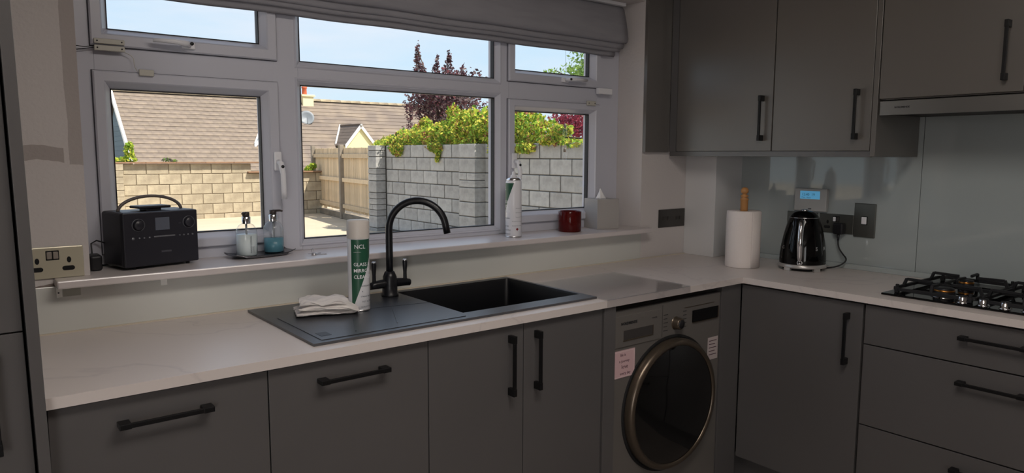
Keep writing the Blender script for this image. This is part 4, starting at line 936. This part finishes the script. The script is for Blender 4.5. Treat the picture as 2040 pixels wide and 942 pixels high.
# main house roof behind the walls
BS0 = mat('slate_hanging', '#5c707c', .8, vary=.15)
hs = empty('house', (11, 25, GZ), 'brown tiled roof of the house behind the garden walls', 'house')
TILE = mat('brown_roof_tile', '#71665d', .9, color2='#857869', vscale=3, bump=.3, bscale=30, rnd=.10)
TILE2 = mat('roof_tile_field', '#71665d', .9, color2='#857869', vscale=1.6, bump=.3, bscale=30)
pitch = math.radians(40); RY, RZ = 26.0, 3.55; gauge = .236; X0, X1 = 4.62, 18.2; rows = 20
def rp_(s_, off=0): return (RY - s_ * math.cos(pitch) - off * math.sin(pitch), RZ - s_ * math.sin(pitch) + off * math.cos(pitch))
y_b, z_b = rp_(rows * gauge)
MB().prism([(RY, RZ - .02), (y_b, z_b - .02), (y_b, z_b - .12), (RY, RZ - .12)], 'x', X0, X1).prism([(RY, RZ - .02), (RY, RZ - .12), (2 * RY - y_b, z_b - .12), (2 * RY - y_b, z_b - .02)], 'x', X0, X1).build('roof_deck', MORT, hs)
MB().box(X0 + .1, X1 - .1, y_b + .35, 2 * RY - y_b - .4, GZ, z_b + .2).prism([(y_b + .35, z_b + .15), (2 * RY - y_b - .35, z_b + .15), (RY, RZ - .15)], 'x', X0 + .1, X0 + .3).build('house_wall', BS0, hs)
tm = block_mesh(.3295, gauge + .06, .016, 'tile', TILE, .002)
field = MB(); cnt = 0; TW = .33
for r_i in range(rows):
    s_ = (r_i + .5) * gauge; yy, zz = rp_(s_, .012); x = X0 + (TW / 2 if r_i % 2 else 0) - .02
    if r_i % 2: piece('roof_tile', tm, hs, (X0 + .062, yy, zz), 0, (.5, 1, 1), pitch - .07)
    while x < X1 - TW:
        if x < 9.6 and r_i < 18 and cnt < 288:
            piece('roof_tile', tm, hs, (x + TW / 2, yy, zz + random.uniform(-.002, .002)), 0, (1, 1, 1), pitch - .07); cnt += 1
        else:
            M_ = Matrix.Translation((x + TW / 2, yy, zz + random.uniform(-.002, .002))) @ Matrix.Rotation(pitch - .07, 4, 'X'); field.box(-.1647, .1647, -(gauge + .06) / 2, (gauge + .06) / 2, -.008, .008, 0, M_)
        x += TW
field.build('roof_tile_field', TILE2, hs, kind='stuff')
LICH = mat('ridge_lichen', '#a09379', .95, color2='#877a66', vscale=6, rnd=.15)
rm = MB(); 
for k in range(30): pass
rt = bpy.data.meshes.new('ridge_tile'); q = MB(); q.lathe([(.10, -.22), (.105, .22), (.08, .22), (.08, -.22)], 0, 0, 8, Matrix.Rotation(math.pi / 2, 4, 'Y'), math.radians(90), math.radians(270)); q.bm.to_mesh(rt); q.bm.free(); rt.materials.append(LICH)
x = X0 + .2
while x < X1: piece('ridge_tile', rt, hs, (x, RY, RZ + .0), 0, (1, 1.2, 1)); x += .445
WHT = mat('white_verge', '#e3e3e0', .6)
va = rp_(.05, .03); vb_ = rp_(rows * gauge, .03)
MB().prism([(va[0], va[1] + .05), (vb_[0], vb_[1] + .05), (vb_[0], vb_[1] - .14), (va[0], va[1] - .14)], 'x', X0 - .10, X0 - .02).build('verge', WHT, hs)
# chimney
CR = mat('cream_chimney', '#e0d3a8', .9)
ch = MB().box(11.33, 11.78, 25.7, 26.2, 2.9, 3.70, .01).build('chimney', CR, hs); MB().box(11.28, 11.83, 25.65, 26.25, 3.70, 3.78, .01).build('chimney_cap', CR, ch)
MB().lathe([(.10, 3.78), (.09, 4.02), (.11, 4.04), (.11, 4.10), (.085, 4.10)], 11.48, 25.9, 20).build('chimney_pot', mat('terracotta', '#b65a3c', .8), ch)
# satellite dish
dsh = empty('satellite_dish', (11.15, 25.0, 2.62), 'grey satellite dish on the roof just below the chimney', 'satellite dish')
M_ = Matrix.Translation((11.15, 24.95, 2.80)) @ Matrix.Rotation(math.radians(70), 4, 'X') @ Matrix.Rotation(math.radians(-15), 4, 'Y')
q = MB(); q.lathe([(.0001, .0), (.12, .012), (.22, .04), (.29, .075), (.285, .085), (.2, .045), (.0001, .012)], 0, 0, 28, M_); q.build('dish', mat('dish_grey', '#757b80', .5), dsh)
MB().tube([tuple(M_ @ Vector((0, -.26, .06))), tuple(M_ @ Vector((0, -.1, .36)))], .012, 6).tube([(11.15, 25.02, 2.78), (11.15, 25.05, 2.66)], .02, 8).build('arm', MATS['dish_grey'], dsh)
for k in range(16):
    zz = .3 + .17 * k; w_ = min(1.0, max(0, (3.40 - zz) / 2.85)) * 3.3 - .42
    MB().prism([(26 - w_, zz), (26 + w_, zz), (26 + w_, zz + .165), (26 - w_, zz + .165)], 'x', X0 + .085 - .004 * (k % 2), X0 + .1).build('hung_slate_course', mat('hung_slate', '#566a76', .8, rnd=.10), hs)
# gabled dormer roofs sitting on the main roof
SLT = mat('dark_slate', '#6d6259', .8, vary=.15, vscale=5, rnd=.08); WB = mat('white_bargeboard', '#eeecea', .5); CRM = mat('cream_gable', '#dbd29f', .9); SLB = mat('blue_slate', '#6a7f88', .8, vary=.15, rnd=.06)
def dormer(ox, y0, y1, za, zf, hw_, sm, label):
    r = empty('gabled_dormer', (ox, y0, zf), label, 'dormer', 'gabled dormers on the house roof')
    MB().prism([(ox - hw_ + .05, zf - .8), (ox + hw_ - .05, zf - .8), (ox + hw_ - .05, zf), (ox, za - .07), (ox - hw_ + .05, zf)], 'y', y0 + .06, y1).build('gable_wall', CRM, r)
    for sg in (-1, 1):
        for k in range(6):
            t0, t1 = k / 6, (k + 1) / 6 + .03; p0 = (ox + sg * hw_ * t0, za - (za - zf) * t0 + .010); p1 = (ox + sg * hw_ * min(t1, 1.06), za - (za - zf) * min(t1, 1.06) + .022)
            MB().prism([p0, p1, (p1[0], p1[1] - .02), (p0[0], p0[1] - .02)], 'y', y0 + .02, y1).build('slate_course', sm, r)
        MB().prism([(ox, za + .035), (ox + sg * (hw_ + .03), zf + .01), (ox + sg * (hw_ + .03), zf - .13), (ox, za - .12)], 'y', y0 - .03, y0 + .02).build('bargeboard', WB, r)
        yr, yf_ = RY - (RZ - za) / math.tan(pitch), RY - (RZ - zf) / math.tan(pitch)
        MB().tube([(ox, yr - .03, za + .05), (ox + sg * hw_, yf_ - .03, zf + .05)], .035, 6).build('valley_flashing', WB, r)
    MB().cyl(0, 0, -.02, .02, .055, 16, Matrix.Translation((ox, y0 - .04, za - .02)) @ Matrix.Rotation(math.pi / 2, 4, 'X')).build('finial_disc', mat('finial_grey', '#9a9a98', .5), r)
    MB().tube([(ox, y0, za + .03), (ox, y1, za + .03)], .035, 8).build('ridge', sm, r)
    return r
dormer(12.45, 22.9, 24.8, 2.52, 1.745, .627, SLT, 'white-edged gabled dormer seen above the timber fence')
dormer(9.33, 23.75, 24.8, 2.50, 1.716, .627, SLB, 'gabled dormer mostly hidden behind the left window mullion')

# ------------------------------------------------------------------ foliage
def leaf_mat(name, c, c2):
    m = bpy.data.materials.new(name); m.use_nodes = True; t = m.node_tree; t.nodes.clear()
    o = N(t, 'ShaderNodeOutputMaterial'); d = N(t, 'ShaderNodeBsdfDiffuse'); tr_ = N(t, 'ShaderNodeBsdfTranslucent'); x = N(t, 'ShaderNodeMixShader'); x.inputs[0].default_value = .4
    g = N(t, 'ShaderNodeNewGeometry'); n = N(t, 'ShaderNodeTexNoise'); n.inputs['Scale'].default_value = 2.6; n.inputs['Detail'].default_value = 3
    mi = N(t, 'ShaderNodeMix', data_type='RGBA'); mi.inputs[6].default_value = lin(c); mi.inputs[7].default_value = lin(c2); r = N(t, 'ShaderNodeValToRGB'); r.color_ramp.elements[0].position = .42; r.color_ramp.elements[1].position = .58
    t.links.new(g.outputs['Position'], n.inputs[0]); t.links.new(n.outputs[0], r.inputs[0]); t.links.new(r.outputs[0], mi.inputs[0])
    for s_ in (d, tr_): t.links.new(mi.outputs[2], s_.inputs[0])
    t.links.new(d.outputs[0], x.inputs[1]); t.links.new(tr_.outputs[0], x.inputs[2]); t.links.new(x.outputs[0], o.inputs[0]); return m
def leaves(name, blobs, size, mats, parent, asp=.5, hang=0.3, shell=.55, kind='stuff'):
    """blobs: (cx,cy,cz,rx,ry,rz,count)"""
    V = []; MI = []; off = ROOT[parent]
    for bi, (cx_, cy_, cz_, rx, ry, rz, n) in enumerate(blobs):
        u = RNG.normal(size=(n, 3)); u /= np.linalg.norm(u, axis=1)[:, None]; rr = shell + (1 - shell) * RNG.random(n) ** .6
        rr *= 1 + .22 * np.sin(u[:, 0] * 7 + bi) * np.sin(u[:, 1] * 6 + u[:, 2] * 5)
        P = u * rr[:, None] * np.array([rx, ry, rz]) + np.array([cx_, cy_, cz_])
        a = RNG.normal(size=(n, 3)); a[:, 2] -= hang * 2; a /= np.linalg.norm(a, axis=1)[:, None]
        b = np.cross(a, RNG.normal(size=(n, 3))); b /= np.linalg.norm(b, axis=1)[:, None]; s_ = size * (.6 + .8 * RNG.random(n))[:, None]
        nn = np.cross(a, b)
        V.append(np.stack([P - a * s_ * .5, P + b * s_ * asp * .5 + nn * s_ * .08, P + a * s_ * .5, P - b * s_ * asp * .5 + nn * s_ * .08], 1)); MI.append(RNG.integers(0, len(mats), n))
    V = np.concatenate(V).reshape(-1, 3) - np.array(off); MI = np.concatenate(MI); n = len(MI)
    me = bpy.data.meshes.new(name); me.vertices.add(len(V)); me.vertices.foreach_set('co', V.ravel()); me.loops.add(4 * n); me.loops.foreach_set('vertex_index', np.arange(4 * n)); me.polygons.add(n)
    me.polygons.foreach_set('loop_start', np.arange(0, 4 * n, 4)); me.polygons.foreach_set('loop_total', np.full(n, 4)); 
    for m in mats: me.materials.append(m)
    me.polygons.foreach_set('material_index', MI); me.update(); me.validate()
    o = bpy.data.objects.new(name, me); COL.objects.link(o); o.parent = parent; return setp(o, kind=kind)
IV = [leaf_mat('ivy_yellow', '#d3d457', '#eae26c'), leaf_mat('ivy_green', '#5f8a3a', '#8fae48'), leaf_mat('ivy_lime', '#b4c950', '#86aa48'), leaf_mat('ivy_red', '#a8705a', '#9da046')]
PU = [leaf_mat('plum_dark', '#4a3a40', '#5a474d'), leaf_mat('plum_red', '#7d5257', '#6a4b54'), leaf_mat('plum_grey', '#75666a', '#8c7c7a')]
MP = [leaf_mat('maple_red', '#94404f', '#a54f58'), leaf_mat('maple_dark', '#743545', '#8a4050')]
GR = [leaf_mat('leaf_green', '#6f9348', '#8aa855'), leaf_mat('leaf_pale', '#9db47c', '#7d9c5c')]
WD = [leaf_mat('weed_green', '#7da13c', '#a9bd4e'), leaf_mat('weed_yellow', '#bfc250', '#95ad44')]
BARK = mat('bark', '#4e4037', .9, vary=.2)
iv = empty('ivy', (6.7, 7, GZ), 'yellow-green ivy spilling over the top of grey block wall', 'ivy')
B = []
prof_ = [(10.15, 1.60, .12), (9.7, 1.64, .16), (9.2, 1.68, .20), (8.7, 1.74, .22), (8.3, 1.72, .20), (7.9, 1.80, .24), (7.5, 1.84, .28), (7.1, 1.86, .30), (6.7, 1.84, .31), (6.3, 1.85, .32), (5.9, 1.86, .33), (5.55, 1.74, .22), (5.2, 1.60, .10), (4.8, 1.575, .07), (4.4, 1.57, .06)]
for (y, z, r) in prof_: B.append((6.60, y, z - .03, .26, .34, r, int(2600 * r + 150)))
for (y, z, r) in ((8.75, 1.92, .10), (8.35, 1.82, .08), (7.85, 2.06, .13), (6.2, 1.98, .16), (9.6, 1.78, .05), (7.45, 2.02, .08)): B.append((6.65, y, z, .12, .12, r * 1.3, 260))
for (y, z, r) in ((9.3, 1.50, .13), (8.0, 1.52, .08), (7.0, 1.50, .17), (6.3, 1.49, .18), (6.05, 1.42, .12), (5.6, 1.50, .08), (5.1, 1.60, .05), (4.85, 1.72, .07)): B.append((6.36, y, z, .07, .20, r, 420))
B.append((6.36, 7.9, 1.43, .04, .05, .09, 90)); B.append((6.36, 7.93, 1.33, .03, .04, .05, 45)); B.append((6.35, 6.95, 1.3, .03, .04, .08, 60))
B = [b_[:6] + (int(b_[6] * 1.5),) for b_ in B]
leaves('ivy_leaves', B, .060, IV, iv, .6)
MB().tube([(6.62, 7.0, GZ), (6.64, 7.1, .9), (6.62, 7.0, 1.6)], [.03, .025, .015], 7).tube([(6.62, 9.9, 1.58), (6.63, 8, 1.66), (6.62, 6, 1.7), (6.62, 4.4, 1.6)], .015, 6).build('stem', BARK, iv)
pt = empty('copper_tree', (9.2, 11.9, GZ), 'dark purple-leaved tree with upright shoots beyond the wall', 'tree')
B = []
for k in range(26):
    yy = random.uniform(10.9, 13.2); zz = random.uniform(1.6, 3.0); B.append((9.2 + random.uniform(-.5, .5), yy, zz, .42, .36, .42, 300))
B += [(9.0, 12.9, 3.35, .13, .13, .45, 260), (9.0, 12.93, 3.8, .06, .06, .30, 90), (9.0, 12.65, 3.25, .10, .08, .30, 90), (9.0, 12.15, 3.25, .10, .12, .33, 110), (9.0, 12.05, 3.55, .06, .07, .18, 40), (9.0, 11.6, 3.25, .12, .11, .36, 150), (9.0, 11.55, 3.6, .05, .06, .18, 45), (9.0, 11.0, 3.15, .06, .08, .28, 50), (9.0, 10.62, 2.55, .2, .22, .26, 110), (9.0, 13.3, 2.5, .15, .2, .35, 130), (9, 13.35, 1.95, .15, .2, .3, 110)]
leaves('foliage', B, .085, PU, pt, .55, .1, .3)
tk = MB().tube([(9.2, 12, GZ), (9.2, 12, 1.4), (9.1, 12.2, 2.4), (9.0, 12.9, 3.9)], [.09, .07, .04, .006], 8)
for y, z in ((11.6, 3.7), (12.1, 3.6), (11.0, 3.3), (13.2, 2.7), (10.7, 2.6)): tk.tube([(9.2, 12, 1.3), (9.1, (12 + y) / 2, (1.4 + z) / 2), (9.0, y, z)], [.05, .03, .005], 7)
tk.build('trunk', BARK, pt)
ma = empty('red_maple', (9.1, 7.0, GZ), 'deep red maple behind wall seen through right casement', 'tree')
leaves('foliage', [(9.1 + random.uniform(-.3, .3), random.uniform(6.2, 7.8), random.uniform(1.6, 2.1), .35, .35, .25, 420) for _ in range(12)] , .07, MP, ma, .5, .2, .3)
MB().tube([(9.1, 7, GZ), (9.1, 7, 1.0), (9.1, 7.2, 1.9)], [.06, .05, .02], 7).tube([(9.1, 7, 1.0), (9.1, 6.6, 1.8)], [.04, .015], 6).build('trunk', BARK, ma)
gt = empty('green_tree', (12, 9.9, GZ), 'tall airy green tree seen through the right fanlight', 'tree')
leaves('foliage', [(12 + random.uniform(-.5, .5), 10.9 - 2.2 * random.random() ** .8, random.uniform(2.4, 4.2), .45, .40, .35, 170) for _ in range(26)] + [(12, 11.45, 3.45, .3, .3, .12, 60), (12, 11.3, 3.2, .3, .3, .2, 80)], .10, GR, gt, .5, .1, .1)
MB().tube([(12, 9.9, GZ), (12, 9.9, 2.4), (12, 10, 4.3)], [.1, .08, .02], 8).tube([(12, 9.9, 2.2), (12, 10.6, 3.2), (12, 11.3, 3.5)], [.05, .03, .008], 6).tube([(12, 9.9, 2.5), (12, 9.4, 3.6)], [.05, .01], 6).build('trunk', BARK, gt)
def weed(x, y, z0, blobs, label, mats=WD, n=150, size=.07):
    r = empty('garden_weed', (x, y, z0), label, 'plant'); leaves('leaves', [(x + a, y, z0 + b, ra, .08, rb, n) for a, b, ra, rb in blobs], size, mats, r, .5)
    MB().tube([(x, y, z0), (x + blobs[-1][0], y, z0 + blobs[-1][1])], .006, 6).build('stem', BARK, r)
weed(2.85, 14.62, 1.2, [(-.05, .05, .16, .07), (.12, .08, .14, .10), (.10, .25, .09, .12), (.12, .36, .07, .08)], 'bright green weed growing on coping at left end of wall')
weed(3.68, 14.62, 1.21, [(0, .05, .10, .035), (.14, .03, .08, .03)], 'low dark weed lying on the coping near middle of wall', [IV[1], PU[2]], 70, .05)
weed(6.95, 14.62, .99, [(-.05, .05, .12, .07), (.05, .12, .09, .07)], 'small green weed on lower coping just left of the fence')
weed(8.25, 13.4, GZ, [(0, 1.62, .12, .12), (.1, 1.78, .10, .12), (0, 1.2, .1, .4)], 'slender yellow-green plant rising behind the fence end', n=90)
# hanging bulbs
hbk = empty('hanging_bulb_string', (4.264, 2.5, 1.345), 'two clear bulbs hanging on a wire outside the right casement', 'bulb')
MB().tube([(4.264, 2.5, 1.46), (4.262, 2.5, 1.9), (4.262, 2.5, 2.7)], .0012, 5).build('wire', BLACKPL, hbk)
for zb in (1.345, 1.562):
    q = MB().lathe([(.0001, zb), (.014, zb + .004), (.0215, zb + .018), (.022, zb + .030), (.015, zb + .055), (.010, zb + .075), (.010, zb + .080)], 4.264, 2.5, 20).build('glass_bulb', glass('bulb_glass', (.97, .97, .97), .0), hbk)
    MB().lathe([(.0105, zb + .076), (.013, zb + .082), (.012, zb + .10), (.005, zb + .115), (.0001, zb + .117)], 4.264, 2.5, 16).build('bulb_holder', mat('holder_bronze', '#55493f', .4, metal=.5), q)
top('festoon_cable', MB().tube([(1.0, 2.5, 2.75), (4.262, 2.5, 2.70), (8.0, 2.5, 2.78)], .003, 6), BLACKPL, (4.26, 2.5, 2.7), 'horizontal cable that carries the hanging bulbs outside', 'cable')
for o in bpy.data.objects:
    if o.type == 'MESH' and o.modifiers: pass
